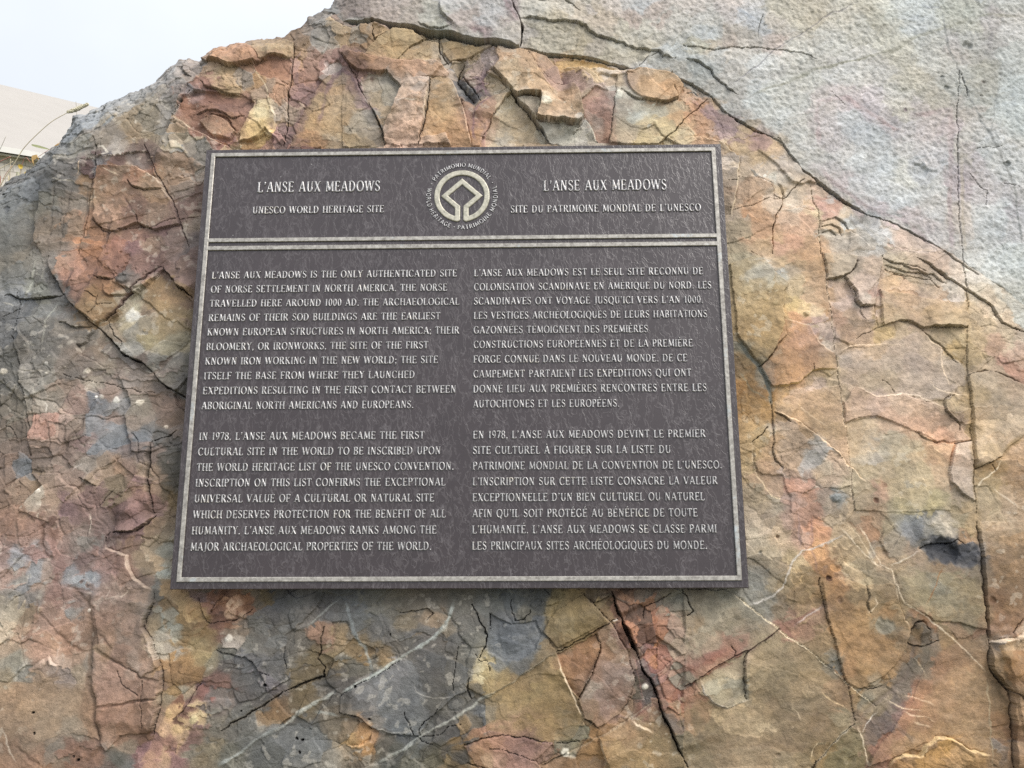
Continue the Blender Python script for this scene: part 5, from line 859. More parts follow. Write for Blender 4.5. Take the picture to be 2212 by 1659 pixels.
for (bx, by), x, y, r, dp, al, *rgb in SPOTS:
    lu, lv = survey(np.array([bx * 737.33 + x / 3.0]), np.array([by * 553.0 + y / 3.0]))
    r *= MM
    sl = box(lu[0] - 2.2 * r, lu[0] + 2.2 * r, lv[0] - 2.2 * r, lv[0] + 2.2 * r)
    d = np.hypot(JU[sl] - lu[0], (JV[sl] - lv[0]) * 1.12) / r * (1 + 0.22 * m1[sl] + 0.25 * q2[sl])
    GRV[sl] += dp * MM * (1 - sstep(0.45, 1.1, d))
    k_ = al * (1 - sstep(0.75, 1.15, d))
    ALB[sl] = ALB[sl] * (1 - k_[..., None]) + k_[..., None] * np.array(rgb, np.float32)
# chipped ledges: the rise of each ledge wanders
H += STEP * np.clip(1 + 0.5 * m1, 0.3, 1.6) - CRK - GRV
# mottling: lichen-pale flecks, dark grains, slow mineral drift
mot = fbm(26, 30, 4, 81, 0.6); spk = fbm(240, 240, 2, 82)
ALB *= ((1 + 0.16 * mot * (1 - 0.65 * slabf) + 0.085 * spk) * (1 - 0.045 * slabf))[..., None]
warm = fbm(14, 18, 4, 83, 0.6)
ALB *= 1 + warm[..., None] * np.array([0.05, 0.0, -0.06], np.float32)
fleck = sstep(0.50, 0.62, fbm(150, 150, 2, 84)) * sstep(0.1, 0.5, fbm(6, 6, 2, 85)) * (1 - slabf)
ALB = ALB * (1 - 0.35 * fleck[..., None]) + 0.35 * fleck[..., None] * np.array([196, 192, 180], np.float32)
chip = sstep(0.46, 0.60, fbm(36, 55, 4, 86)) * sstep(0.0, 0.35, fbm(5, 5, 2, 87)) * (1 - slabf) * 0.28
ALB = ALB * (1 - chip[..., None]) + chip[..., None] * np.array([128, 140, 152], np.float32)
grey_ = ALB.mean(-1, keepdims=True)
ALB = grey_ + (ALB - grey_) * (SATUR - 0.22 * slabf[..., None])
bl = np.clip((ALB[..., 2] - ALB[..., 0]) / 30.0, 0, 1)[..., None] * 0.42; ALB = ALB * (1 - bl) + bl * (ALB.mean(-1, keepdims=True) * np.array([1.0, 1.0, 1.0], np.float32))
rd = np.clip((ALB[..., 0] - 1.22 * ALB[..., 1]) / 55.0, 0, 1) * np.clip(1.25 - ALB[..., 2] / ALB[..., 1], 0, 0.3) / 0.3      # iron red leans to rust
ALB[..., 1] += 0.10 * rd * ALB[..., 0]; ALB[..., 2] -= 0.02 * rd * ALB[..., 0]
ALB = np.clip(ALB, 6, 250)
wb = np.array([1.045, 0.985, 0.915]) * (1 - slabf[..., None]) + slabf[..., None] * np.array([0.965, 0.985, 0.965])
LIN = np.clip(s2l(ALB) / LIGHT * wb, 0.004, 0.80).astype(np.float32)
del ALB

# --- shape: face, rounded rim, sides falling back
rim = R0 * rim_w(U) / 0.13 * np.clip(1 - np.maximum(DIST, 0) / rim_w(U), 0, 1) ** 1.6
rough = 0.010 * fbm(24, 24, 4, 91, 0.6)
fade = np.clip(DIST / 0.02, 0, 1)
Wz = ROCK_W - rim + H * (0.35 + 0.65 * fade) + rough * sstep(0.0, 0.02, rim - 0.004)
# nothing of the rock may stand through the plaque: it was dressed flat behind it
inpl = sstep(0.012, 0.0, np.maximum(np.abs(U) - PW / 2, np.abs(V) - PH / 2))
Wz = np.where(inpl > 0, np.minimum(Wz, -0.0225 + (1 - inpl) * 0.02), Wz)
out = np.maximum(-DIST, 0)
Wz = Wz - np.minimum(out * 7.0, 1.2) + 0.02 * fbm(14, 14, 3, 92) * np.clip(out / 0.02, 0, 1)
keep_v = DIST > -0.13
P3 = np.empty((NY * NX, 3), np.float32)
uf, vf, wf = U.ravel(), V.ravel(), Wz.ravel()
for k in range(3): P3[:, k] = PC[k] + uf * PX[k] + vf * PY[k] + wf * PZ[k]

# parts: pale slab over the great crack, broken grey edge at the left, rust face, rough sides
edge_px = [(722, -60), (690, 30), (640, 75), (600, 84), (560, 92), (500, 103), (450, 118), (433, 132), (415, 150), (395, 185), (372, 230), (355, 262), (330, 300), (225, 345), (125, 345), (105, 372), (85, 410), (75, 480), (72, 540),
           (110, 590), (132, 632), (70, 650), (0, 640), (-700, 640), (-700, -60)]
a, b = survey(np.array([p[0] for p in edge_px], float), np.array([p[1] for p in edge_px], float))
EDGE = np.zeros(U.shape, bool)
for k in range(len(a)):
    x0, y0, x1, y1 = a[k], b[k], a[(k + 1) % len(a)], b[(k + 1) % len(a)]
    cr = (y0 > JV) != (y1 > JV)
    EDGE ^= cr & (JU < x0 + (JV - y0) * (x1 - x0) / ((y1 - y0) if abs(y1 - y0) > 1e-9 else 1e-9))
part = np.where(DIST < -0.004, 3, np.where(SLAB, 1, np.where(EDGE, 2, 0)))
qk = keep_v[:-1, :-1] & keep_v[1:, :-1] & keep_v[:-1, 1:] & keep_v[1:, 1:]
# the side faces are grey whatever stain the face beside them has
sidef = sstep(0.0, 0.02, out)[..., None]
LIN = LIN * (1 - sidef) + sidef * np.array([0.16, 0.165, 0.165], np.float32) * (1 + 0.3 * fbm(40, 40, 3, 95))[..., None]

def rock_material():
    m, nd, lk, bs = new_mat("shale_rock")
    at = N(nd, 'ShaderNodeAttribute', attribute_name='shaded_stain')
    tc = N(nd, 'ShaderNodeTexCoord')
    n1 = N(nd, 'ShaderNodeTexNoise'); n1.inputs['Scale'].default_value = 520; n1.inputs['Detail'].default_value = 3; n1.inputs['Roughness'].default_value = 0.65
    n2 = N(nd, 'ShaderNodeTexNoise'); n2.inputs['Scale'].default_value = 130; n2.inputs['Detail'].default_value = 6; n2.inputs['Roughness'].default_value = 0.7
    for n in (n1, n2): lk.new(tc.outputs['Object'], n.inputs['Vector'])
    r1 = N(nd, 'ShaderNodeMapRange'); r1.inputs[1].default_value = 0.25; r1.inputs[2].default_value = 0.75; r1.inputs[3].default_value = 0.80; r1.inputs[4].default_value = 1.20
    r2 = N(nd, 'ShaderNodeMapRange'); r2.inputs[1].default_value = 0.25; r2.inputs[2].default_value = 0.75; r2.inputs[3].default_value = 0.84; r2.inputs[4].default_value = 1.16
    lk.new(n1.outputs[0], r1.inputs[0]); lk.new(n2.outputs[0], r2.inputs[0])
    mu = N(nd, 'ShaderNodeMath', operation='MULTIPLY'); lk.new(r1.outputs[0], mu.inputs[0]); lk.new(r2.outputs[0], mu.inputs[1])
    mx = N(nd, 'ShaderNodeVectorMath', operation='SCALE'); lk.new(at.outputs['Color'], mx.inputs[0]); lk.new(mu.outputs[0], mx.inputs['Scale'])
    lk.new(mx.outputs[0], bs.inputs['Base Color'])
    rr = N(nd, 'ShaderNodeMapRange'); rr.inputs[3].default_value = 0.55; rr.inputs[4].default_value = 0.85
    lk.new(n2.outputs[0], rr.inputs[0]); lk.new(rr.outputs[0], bs.inputs['Roughness'])
    bs.inputs['Specular IOR Level'].default_value = 0.35
    ad = N(nd, 'ShaderNodeMath', operation='ADD'); lk.new(n1.outputs[0], ad.inputs[0]); lk.new(n2.outputs[0], ad.inputs[1])
    bp = N(nd, 'ShaderNodeBump'); bp.inputs['Strength'].default_value = 0.55; bp.inputs['Distance'].default_value = 0.0016
    lk.new(ad.outputs[0], bp.inputs['Height']); lk.new(bp.outputs[0], bs.inputs['Normal'])
    return m
ROCK_MAT = rock_material()

base = PC + PY * -1.3 + PZ * -0.3
boulder = tag(empty('boulder', (float(base[0]), float(base[1]), 0.0)),
              'huge flat-faced boulder of rust, tan and grey shale carrying the bronze plaque', 'boulder')
bm_inv = Matrix.Translation(-Vector(boulder.location))
for pid, nm, lab in ((0, 'rust_face', None), (1, 'pale_slab', 'pale granular grey slab above the long dark crack'),
                     (2, 'broken_edge', 'rough dark grey fractured edge'), (3, 'rough_side', None)):
    jj, ii = np.nonzero(qk & (part[:-1, :-1] == pid))
    v0 = jj * NX + ii
    quads = np.stack([v0, v0 + 1, v0 + 1 + NX, v0 + NX], 1)
    used = np.zeros(NY * NX, bool); used[quads.ravel()] = True
    remap = np.cumsum(used) - 1
    vs = P3[used] - np.array(boulder.location, np.float32)
    qd = remap[quads].astype(np.int32)
    me = bpy.data.meshes.new(nm)
    me.vertices.add(len(vs)); me.vertices.foreach_set('co', vs.ravel())
    me.loops.add(qd.size); me.loops.foreach_set('vertex_index', qd.ravel())
    me.polygons.add(len(qd)); me.polygons.foreach_set('loop_start', np.arange(0, qd.size, 4, dtype=np.int32))
    me.polygons.foreach_set('use_smooth', np.ones(len(qd), bool))
    me.update(calc_edges=True)
    ca = me.attributes.new('shaded_stain', 'FLOAT_COLOR', 'POINT')
    col = np.ones((len(vs), 4), np.float32); col[:, :3] = LIN.reshape(-1, 3)[used]
    ca.data.foreach_set('color', col.ravel())
    me.materials.append(ROCK_MAT)
    o = link(bpy.data.objects.new(nm, me), boulder)
    if lab: o['label'] = lab
del P3, LIN, H, STEP, CRK, GRV

# ---------------------------------------------------------------- lettering: every capital built from strokes
ST, TH = 0.235, 0.145                      # thick and thin strokes of the roman capitals
SF, SH = 0.08, 0.105                      # serif reach and thickness
def bar(x0, y0, x1, y1, w): return ('b', x0, y0, x1, y1, w)
def arc(cx, cy, rx, ry, a0, a1, wt, wn): return ('a', cx, cy, rx, ry, a0, a1, wt, wn)
def stem(x, w, sf, y0=0.0, y1=1.0):
    r = [bar(x, y0, x, y1, w)]
    if sf:
        r += [bar(x - w / 2 - SF, y0 + SH / 2, x + w / 2 + SF, y0 + SH / 2, SH), bar(x - w / 2 - SF, y1 - SH / 2, x + w / 2 + SF, y1 - SH / 2, SH)]
    return r
def glyph(ch, sf):
    """strokes and advance width of a capital; sf: with serifs, else an even-weight sans"""
    S, T = (ST, TH) if sf else (0.235, 0.215)
    k = 0.06 if sf else 0.0
    foot = lambda x, y: [bar(x - 0.14, y, x + 0.14, y, SH)] if sf else []
    g = {
     'A': lambda: ([bar(0.06, 0, 0.37, 1, T), bar(0.37, 1, 0.68, 0, S), bar(0.17, 0.33, 0.58, 0.33, T)] + foot(0.06, SH / 2) + foot(0.68, SH / 2), 0.78),
     'B': lambda: (stem(0.14, S, sf) + [arc(0.30, 0.755, 0.22, 0.21, -95, 95, S, T), arc(0.30, 0.27, 0.27, 0.235, -95, 95, S, T), bar(0.14, 0.965, 0.30, 0.965, T), bar(0.14, 0.525, 0.30, 0.525, T), bar(0.14, 0.035, 0.30, 0.035, T)], 0.66),
     'C': lambda: ([arc(0.42, 0.5, 0.34, 0.47, 50, 312, S, T)] + ([bar(0.66, 0.68, 0.66, 0.95, T), bar(0.67, 0.13, 0.63, 0.25, T)] if sf else []), 0.76),
     'D': lambda: (stem(0.14, S, sf) + [arc(0.30, 0.5, 0.36, 0.465, -95, 95, S, T), bar(0.14, 0.965, 0.32, 0.965, T), bar(0.14, 0.035, 0.32, 0.035, T)], 0.80),
     'E': lambda: (stem(0.14, S, sf) + [bar(0.14, 0.96, 0.56, 0.96, T), bar(0.14, 0.51, 0.46, 0.51, T), bar(0.14, 0.04, 0.58, 0.04, T)] + ([bar(0.56, 0.80, 0.56, 1.0, T), bar(0.46, 0.40, 0.46, 0.62, T * .9), bar(0.59, 0.0, 0.59, 0.22, T)] if sf else []), 0.66),
     'F': lambda: (stem(0.14, S, sf) + [bar(0.14, 0.96, 0.56, 0.96, T), bar(0.14, 0.49, 0.45, 0.49, T)] + ([bar(0.56, 0.78, 0.56, 1.0, T), bar(0.45, 0.38, 0.45, 0.60, T * .9)] if sf else []), 0.61),
     'G': lambda: ([arc(0.42, 0.5, 0.34, 0.47, 50, 330, S, T), bar(0.69, 0.05, 0.69, 0.43, S * .9), bar(0.55, 0.43, 0.78, 0.43, T)] + ([bar(0.66, 0.68, 0.66, 0.95, T)] if sf else []), 0.82),
     'H': lambda: (stem(0.14, S, sf) + stem(0.64, S, sf) + [bar(0.14, 0.51, 0.64, 0.51, T)], 0.80),
     'I': lambda: (stem(0.14, S, sf), 0.30),
     'J': lambda: (stem(0.28, S, False, 0.05) + [arc(0.10, 0.06, 0.18, 0.20, -110, 0, T, T)] + ([bar(0.10, 0.96, 0.42, 0.96, SH)] if sf else []), 0.42),
     'K': lambda: (stem(0.14, S, sf) + [bar(0.20, 0.42, 0.58, 0.98, T), bar(0.30, 0.56, 0.64, 0.02, S)] + foot(0.58, 1 - SH / 2) + foot(0.64, SH / 2), 0.76),
     'L': lambda: (stem(0.14, S, sf) + [bar(0.14, 0.04, 0.56, 0.04, T)] + ([bar(0.57, 0, 0.57, 0.25, T)] if sf else []), 0.61),
     'M': lambda: ([bar(0.12, 0, 0.15, 1, T), bar(0.15, 1, 0.46, 0.08, S), bar(0.46, 0.08, 0.77, 1, T), bar(0.77, 1, 0.80, 0, S)] + foot(0.12, SH / 2) + foot(0.80, SH / 2) + ([bar(0.02, 1 - SH / 2, 0.2, 1 - SH / 2, SH), bar(0.74, 1 - SH / 2, 0.90, 1 - SH / 2, SH)] if sf else []), 0.93),
     'N': lambda: ([bar(0.14, 0, 0.14, 1, T), bar(0.14, 1, 0.64, 0.02, S), bar(0.64, 0, 0.64, 1, T)] + foot(0.14, SH / 2) + foot(0.64, 1 - SH / 2) + ([bar(0.02, 1 - SH / 2, 0.2, 1 - SH / 2, SH)] if sf else []), 0.80),
     'O': lambda: ([arc(0.43, 0.5, 0.35, 0.47, 0, 360, S, T)], 0.86),
     'P': lambda: (stem(0.14, S, sf) + [arc(0.30, 0.72, 0.25, 0.245, -95, 95, S, T), bar(0.14, 0.965, 0.30, 0.965, T), bar(0.14, 0.475, 0.30, 0.475, T)], 0.63),
     'Q': lambda: ([arc(0.43, 0.5, 0.35, 0.47, 0, 360, S, T), bar(0.46, 0.06, 0.74, -0.18, S * .8)], 0.86),
     'R': lambda: (stem(0.14, S, sf) + [arc(0.30, 0.735, 0.23, 0.23, -95, 95, S, T), bar(0.14, 0.965, 0.30, 0.965, T), bar(0.14, 0.505, 0.30, 0.505, T), bar(0.34, 0.50, 0.64, 0.02, S)] + foot(0.66, SH / 2), 0.74),
     'S': lambda: ([arc(0.30, 0.745, 0.20, 0.22, 25, 262, T * 1.25, T), arc(0.30, 0.265, 0.22, 0.235, -158, 92, T * 1.25, T), bar(0.17, 0.63, 0.46, 0.38, S * .95)] + ([bar(0.50, 0.72, 0.50, 0.95, T * .9), bar(0.08, 0.05, 0.08, 0.3, T * .9)] if sf else []), 0.60),
     'T': lambda: ([bar(0.33, 0, 0.33, 1, S), bar(0.04, 0.96, 0.62, 0.96, T)] + ([bar(0.04, 0.76, 0.04, 1, T), bar(0.62, 0.76, 0.62, 1, T)] if sf else []) + foot(0.33, SH / 2), 0.68),
     'U': lambda: ([bar(0.16, 0.34, 0.16, 1, S), bar(0.62, 0.34, 0.62, 1, T), arc(0.39, 0.34, 0.23, 0.30, 180, 360, S, T)] + foot(0.16, 1 - SH / 2) + foot(0.62, 1 - SH / 2), 0.78),
     'V': lambda: ([bar(0.06, 1, 0.37, 0.02, S), bar(0.37, 0.02, 0.66, 1, T)] + foot(0.07, 1 - SH / 2) + foot(0.66, 1 - SH / 2), 0.74),
     'W': lambda: ([bar(0.06, 1, 0.30, 0.02, S), bar(0.30, 0.02, 0.53, 0.98, T), bar(0.53, 0.98, 0.77, 0.02, S), bar(0.77, 0.02, 1.0, 1, T)] + foot(0.07, 1 - SH / 2) + foot(0.52, 1 - SH / 2) + foot(1.0, 1 - SH / 2), 1.08),
     'X': lambda: ([bar(0.10, 1, 0.64, 0, S), bar(0.10, 0, 0.62, 1, T)] + foot(0.11, 1 - SH / 2) + foot(0.63, 1 - SH / 2) + foot(0.10, SH / 2) + foot(0.64, SH / 2), 0.75),
     'Y': lambda: ([bar(0.06, 1, 0.35, 0.48, S), bar(0.64, 1, 0.35, 0.48, T), bar(0.35, 0.5, 0.35, 0, S)] + foot(0.08, 1 - SH / 2) + foot(0.63, 1 - SH / 2) + foot(0.35, SH / 2), 0.72),
     'Z': lambda: ([bar(0.08, 0.96, 0.56, 0.96, T), bar(0.56, 0.94, 0.08, 0.05, S), bar(0.08, 0.04, 0.58, 0.04, T)], 0.66),
     '0': lambda: ([arc(0.29, 0.5, 0.20, 0.47, 0, 360, S * .9, T)], 0.58),
     '1': lambda: ([bar(0.22, 0, 0.22, 1, S), bar(0.08, 0.86, 0.22, 0.97, T)] + foot(0.22, SH / 2), 0.42),
     '7': lambda: ([bar(0.06, 0.95, 0.52, 0.95, T * 1.2), bar(0.50, 0.94, 0.20, 0, S * .9), bar(0.07, 0.8, 0.07, 1.0, T)], 0.54),
     '8': lambda: ([arc(0.28, 0.745, 0.175, 0.215, 0, 360, T * 1.4, T), arc(0.28, 0.265, 0.205, 0.235, 0, 360, T * 1.5, T)], 0.56),
     '9': lambda: ([arc(0.28, 0.68, 0.19, 0.29, 0, 360, S * .8, T), arc(0.10, 0.52, 0.37, 0.48, -72, 20, S * .8, T)], 0.56),
     '.': lambda: ([bar(0.13, 0.075, 0.131, 0.075, 0.24)], 0.26),
     ',': lambda: ([bar(0.13, 0.075, 0.131, 0.075, 0.24), bar(0.19, 0.05, 0.08, -0.17, 0.11)], 0.26),
     ';': lambda: ([bar(0.13, 0.075, 0.131, 0.075, 0.24), bar(0.19, 0.05, 0.08, -0.17, 0.11), bar(0.13, 0.55, 0.131, 0.55, 0.24)], 0.28),
     "'": lambda: ([bar(0.14, 0.90, 0.141, 0.90, 0.24), bar(0.19, 0.9, 0.08, 0.64, 0.12)], 0.26),
     '*': lambda: ([bar(0.2, 0.45, 0.201, 0.45, 0.2)], 0.4),
    }
    st, adv = g[ch]()
    return list(st), adv

ACC = {'É': ('E', [('b', 0.24, 1.11, 0.46, 1.30, 0.15)]), 'È': ('E', [('b', 0.22, 1.30, 0.44, 1.11, 0.15)]), 'À': ('A', [('b', 0.24, 1.30, 0.46, 1.11, 0.15)])}

def sdf(strokes, X, Y, cap):
    best = np.full(X.shape, -9.0)
    def seg(x0, y0, x1, y1, w0, w1, rnd):
        dx, dy = x1 - x0, y1 - y0; L = math.hypot(dx, dy) or 1e-6
        t = ((X - x0) * dx + (Y - y0) * dy) / L; n = np.abs((X - x0) * -dy + (Y - y0) * dx) / L
        if rnd:
            tt = np.clip(t, 0, L); d = np.hypot(X - x0 - tt * dx / L, Y - y0 - tt * dy / L)
            return (w0 + (w1 - w0) * tt / L) / 2 - d
        return np.minimum(w0 / 2 - n, np.minimum(t, L - t) + 0.0)
    for s in strokes:
        if s[0] == 'b':
            x0, y0, x1, y1, w = s[1:]
            short = math.hypot(x1 - x0, y1 - y0) < 0.01
            best = np.maximum(best, seg(x0, y0, x1, y1, w, w, short))
        else:
            cx, cy, rx, ry, a0, a1, wt, wn = s[1:]
            n = max(4, int(abs(a1 - a0) / 15)); rx -= 0.0; ry -= 0.0
            P = [(cx + rx * math.cos(math.radians(a0 + (a1 - a0) * i / n)) , cy + ry * math.sin(math.radians(a0 + (a1 - a0) * i / n)),
                  wn + (wt - wn) * abs(math.cos(math.radians(a0 + (a1 - a0) * i / n))) ** 1.3) for i in range(n + 1)]
            for p, q in zip(P, P[1:]): best = np.maximum(best, seg(p[0], p[1], q[0], q[1], p[2], q[2], True))
    return best

def relief(fn, x0, x1, y0, y1, step, bev):
    """marching squares over a distance field; returns points (x, y, height 0..1) and faces"""
    xs = np.arange(x0, x1 + step, step); ys = np.arange(y0, y1 + step, step)
    X, Y = np.meshgrid(xs, ys); D = fn(X, Y)
    Hh = np.clip(D / bev, 0, 1); Hh = np.sqrt(np.clip(1 - (1 - Hh) ** 2, 0, 1))
    verts, faces, key = [], [], {}
    def pt(k, x, y, h):
        if k not in key: key[k] = len(verts); verts.append((x, y, h))
        return key[k]
    for j in range(len(ys) - 1):
        row = D[j:j + 2]
        for i in np.nonzero((row.max(0)[:-1] > 0) | (row.max(0)[1:] > 0))[0]:
            c = [(i, j), (i + 1, j), (i + 1, j + 1), (i, j + 1)]
            poly = []
            for a in range(4):
                (i0, j0), (i1, j1) = c[a], c[(a + 1) % 4]
                d0, d1 = D[j0, i0], D[j1, i1]
                if d0 > 0: poly.append(pt((i0, j0), xs[i0], ys[j0], Hh[j0, i0]))
                if (d0 > 0) != (d1 > 0):
                    t = d0 / (d0 - d1)
                    kk = ((i0, j0), (i1, j1)) if (i0, j0) < (i1, j1) else ((i1, j1), (i0, j0))
                    poly.append(pt(kk, xs[i0] + t * (xs[i1] - xs[i0]), ys[j0] + t * (ys[j1] - ys[j0]), 0.0))
            if len(poly) >= 3: faces.append(poly)
    return np.array(verts), faces

GLY = {}
def get_glyph(ch, sf):
    if (ch, sf) not in GLY:
        base_ch, extra = ACC.get(ch, (ch, []))
        st, adv = glyph(base_ch, sf); st = st + extra
        v, f = relief(lambda X, Y: sdf(st, X, Y, 1.0), -0.14, adv + 0.12, -0.30, 1.40, 0.042, 0.055)
        GLY[(ch, sf)] = (v, f, adv)
    return GLY[(ch, sf)]

def pu(s): return (s - 0.5) * PW
def pv(t): return (t - 0.5) * PH
PANEL_Z = 0.0
def text_mesh(text, sf, track, wordgap):
    V_, F_ = [], []; x = 0.0
    for ch in text:
        if ch == ' ': x += wordgap; continue
        v, f, adv = get_glyph(ch, sf)
        n = sum(len(a) for a in V_)
        V_.append(v + np.array([x, 0, 0])); F_ += [[i + n for i in q] for q in f]
        x += adv + track
    return np.concatenate(V_), F_, x - track

def text_line(text, s0, s1, t, cap, mat, parent, name='text_line'):
    v, f, w = text_mesh(text, True, 0.10, 0.50)
    sx_ = (pu(s1) - pu(s0)) / w
    rs = np.random.RandomState(len(text) * 13 + int(t * 999))
    v = v.copy()
    hgt = 0.0023
    v = np.stack([pu(s0) + v[:, 0] * sx_, pv(t) + v[:, 1] * cap, PANEL_Z + v[:, 2] * hgt - 0.0003], 1)
    return mesh_obj(name, v, f, mat, parent, True)

# ---------------------------------------------------------------- materials of the plaque
def panel_material():
    m, nd, lk, bs = new_mat("dark_bronze_leather_grain")
    tc = N(nd, 'ShaderNodeTexCoord')
    w = N(nd, 'ShaderNodeTexNoise'); w.inputs['Scale'].default_value = 38; w.inputs['Detail'].default_value = 3
    lk.new(tc.outputs['Object'], w.inputs['Vector'])
    wv = N(nd, 'ShaderNodeVectorMath', operation='SCALE'); wv.inputs['Scale'].default_value = 0.022
    lk.new(w.outputs['Color'], wv.inputs[0])
    ad = N(nd, 'ShaderNodeVectorMath', operation='ADD'); lk.new(tc.outputs['Object'], ad.inputs[0]); lk.new(wv.outputs[0], ad.inputs[1])
    acc = None
    for sc_, rot, rng in (((52, 15, 40), 0.75, 0.055), ((40, 14, 40), -0.55, 0.05), ((85, 30, 60), 0.35, 0.075)):
        mp = N(nd, 'ShaderNodeMapping'); mp.inputs['Rotation'].default_value = (0, 0, rot); mp.inputs['Scale'].default_value = sc_
        lk.new(ad.outputs[0], mp.inputs['Vector'])
        n = N(nd, 'ShaderNodeTexNoise'); n.inputs['Scale'].default_value = 1.0; n.inputs['Detail'].default_value = 2.5; n.inputs['Roughness'].default_value = 0.55
        lk.new(mp.outputs[0], n.inputs['Vector'])
        sb = N(nd, 'ShaderNodeMath', operation='SUBTRACT'); sb.inputs[1].default_value = 0.5; lk.new(n.outputs[0], sb.inputs[0])
        ab = N(nd, 'ShaderNodeMath', operation='ABSOLUTE'); lk.new(sb.outputs[0], ab.inputs[0])
        mr = N(nd, 'ShaderNodeMapRange'); mr.interpolation_type = 'SMOOTHSTEP'; mr.inputs[1].default_value = 0.0; mr.inputs[2].default_value = rng * 0.45; mr.inputs[3].default_value = 1.0; mr.inputs[4].default_value = 0.0
        lk.new(ab.outputs[0], mr.inputs[0])
        if acc is None: acc = mr.outputs[0]
        else:
            a2 = N(nd, 'ShaderNodeMath', operation='ADD'); lk.new(acc, a2.inputs[0]); lk.new(mr.outputs[0], a2.inputs[1]); acc = a2.outputs[0]
    gr = N(nd, 'ShaderNodeTexNoise'); gr.inputs['Scale'].default_value = 700; gr.inputs['Detail'].default_value = 2
    lk.new(tc.outputs['Object'], gr.inputs['Vector'])
    mm_ = N(nd, 'ShaderNodeMath', operation='MULTIPLY_ADD'); mm_.inputs[1].default_value = 0.07; lk.new(gr.outputs[0], mm_.inputs[0]); lk.new(acc, mm_.inputs[2])
    bp = N(nd, 'ShaderNodeBump'); bp.inputs['Strength'].default_value = 0.35; bp.inputs['Distance'].default_value = 0.0004
    lk.new(mm_.outputs[0], bp.inputs['Height']); lk.new(bp.outputs[0], bs.inputs['Normal'])
    dn = N(nd, 'ShaderNodeTexNoise'); dn.inputs['Scale'].default_value = 9; dn.inputs['Detail'].default_value = 6; dn.inputs['Roughness'].default_value = 0.7
    lk.new(tc.outputs['Object'], dn.inputs['Vector'])
    rp = N(nd, 'ShaderNodeValToRGB')
    rp.color_ramp.elements[0].position = 0.3; rp.color_ramp.elements[0].color = (0.020, 0.0125, 0.0138, 1)
    rp.color_ramp.elements[1].position = 0.72; rp.color_ramp.elements[1].color = (0.034, 0.0235, 0.0255, 1)
    lk.new(dn.outputs[0], rp.inputs[0])
    sp = N(nd, 'ShaderNodeTexNoise'); sp.inputs['Scale'].default_value = 170; sp.inputs['Detail'].default_value = 2
    lk.new(tc.outputs['Object'], sp.inputs['Vector'])
    sr = N(nd, 'ShaderNodeMapRange'); sr.inputs[1].default_value = 0.765; sr.inputs[2].default_value = 0.80; lk.new(sp.outputs[0], sr.inputs[0])
    mx = N(nd, 'ShaderNodeMix', data_type='RGBA'); mx.inputs[7].default_value = (0.35, 0.34, 0.33, 1)
    wk = N(nd, 'ShaderNodeMix', data_type='RGBA'); wk.inputs[7].default_value = (0.105, 0.092, 0.095, 1)      # rubbed ridges of the grain, their glint painted into the colour
    wf = N(nd, 'ShaderNodeMath', operation='MULTIPLY'); wf.inputs[1].default_value = 0.30; wf.use_clamp = True; lk.new(acc, wf.inputs[0]); lk.new(wf.outputs[0], wk.inputs[0]); lk.new(rp.outputs[0], wk.inputs[6])
    lk.new(sr.outputs[0], mx.inputs[0]); lk.new(wk.outputs[2], mx.inputs[6]); lk.new(mx.outputs[2], bs.inputs['Base Color'])
    bs.inputs['Roughness'].default_value = 0.40
    bs.inputs['Specular IOR Level'].default_value = 0.70
    return m

def bronze_material(name, c0, c1, cp, patch, metal, rough, streak, top=0.0013):
    m, nd, lk, bs = new_mat(name)
    tc = N(nd, 'ShaderNodeTexCoord')
    n = N(nd, 'ShaderNodeTexNoise'); n.inputs['Scale'].default_value = streak; n.inputs['Detail'].default_value = 5; n.inputs['Roughness'].default_value = 0.7
    lk.new(tc.outputs['Object'], n.inputs['Vector'])
    rp = N(nd, 'ShaderNodeValToRGB')
    rp.color_ramp.elements[0].position = 0.33; rp.color_ramp.elements[0].color = (*c0, 1)
    rp.color_ramp.elements[1].position = 0.66; rp.color_ramp.elements[1].color = (*c1, 1)
    lk.new(n.outputs[0], rp.inputs[0])
    n2 = N(nd, 'ShaderNodeTexNoise'); n2.inputs['Scale'].default_value = 13; n2.inputs['Detail'].default_value = 7; n2.inputs['Roughness'].default_value = 0.75
    lk.new(tc.outputs['Object'], n2.inputs['Vector'])
    mr = N(nd, 'ShaderNodeMapRange'); mr.inputs[1].default_value = patch; mr.inputs[2].default_value = patch + 0.13
    lk.new(n2.outputs[0], mr.inputs[0])
    mx = N(nd, 'ShaderNodeMix', data_type='RGBA'); mx.inputs[7].default_value = (*cp, 1)
    lk.new(mr.outputs[0], mx.inputs[0]); lk.new(rp.outputs[0], mx.inputs[6])
    # the background paint reaches up the flanks; only the rubbed tops are bare metal
    sz = N(nd, 'ShaderNodeSeparateXYZ'); lk.new(tc.outputs['Object'], sz.inputs[0])
    zr = N(nd, 'ShaderNodeMapRange'); zr.inputs[1].default_value = 0.0002; zr.inputs[2].default_value = top; lk.new(sz.outputs['Z'], zr.inputs[0])
    pm = N(nd, 'ShaderNodeMix', data_type='RGBA'); pm.inputs[6].default_value = (0.035, 0.028, 0.032, 1)
    lk.new(zr.outputs[0], pm.inputs[0]); lk.new(mx.outputs[2], pm.inputs[7]); lk.new(pm.outputs[2], bs.inputs['Base Color'])
    bs.inputs['Metallic'].default_value = metal
    bs.inputs['Roughness'].default_value = rough
    bp = N(nd, 'ShaderNodeBump'); bp.inputs['Strength'].default_value = 0.4; bp.inputs['Distance'].default_value = 0.0004
    lk.new(n.outputs[0], bp.inputs['Height']); lk.new(bp.outputs[0], bs.inputs['Normal'])
    return m
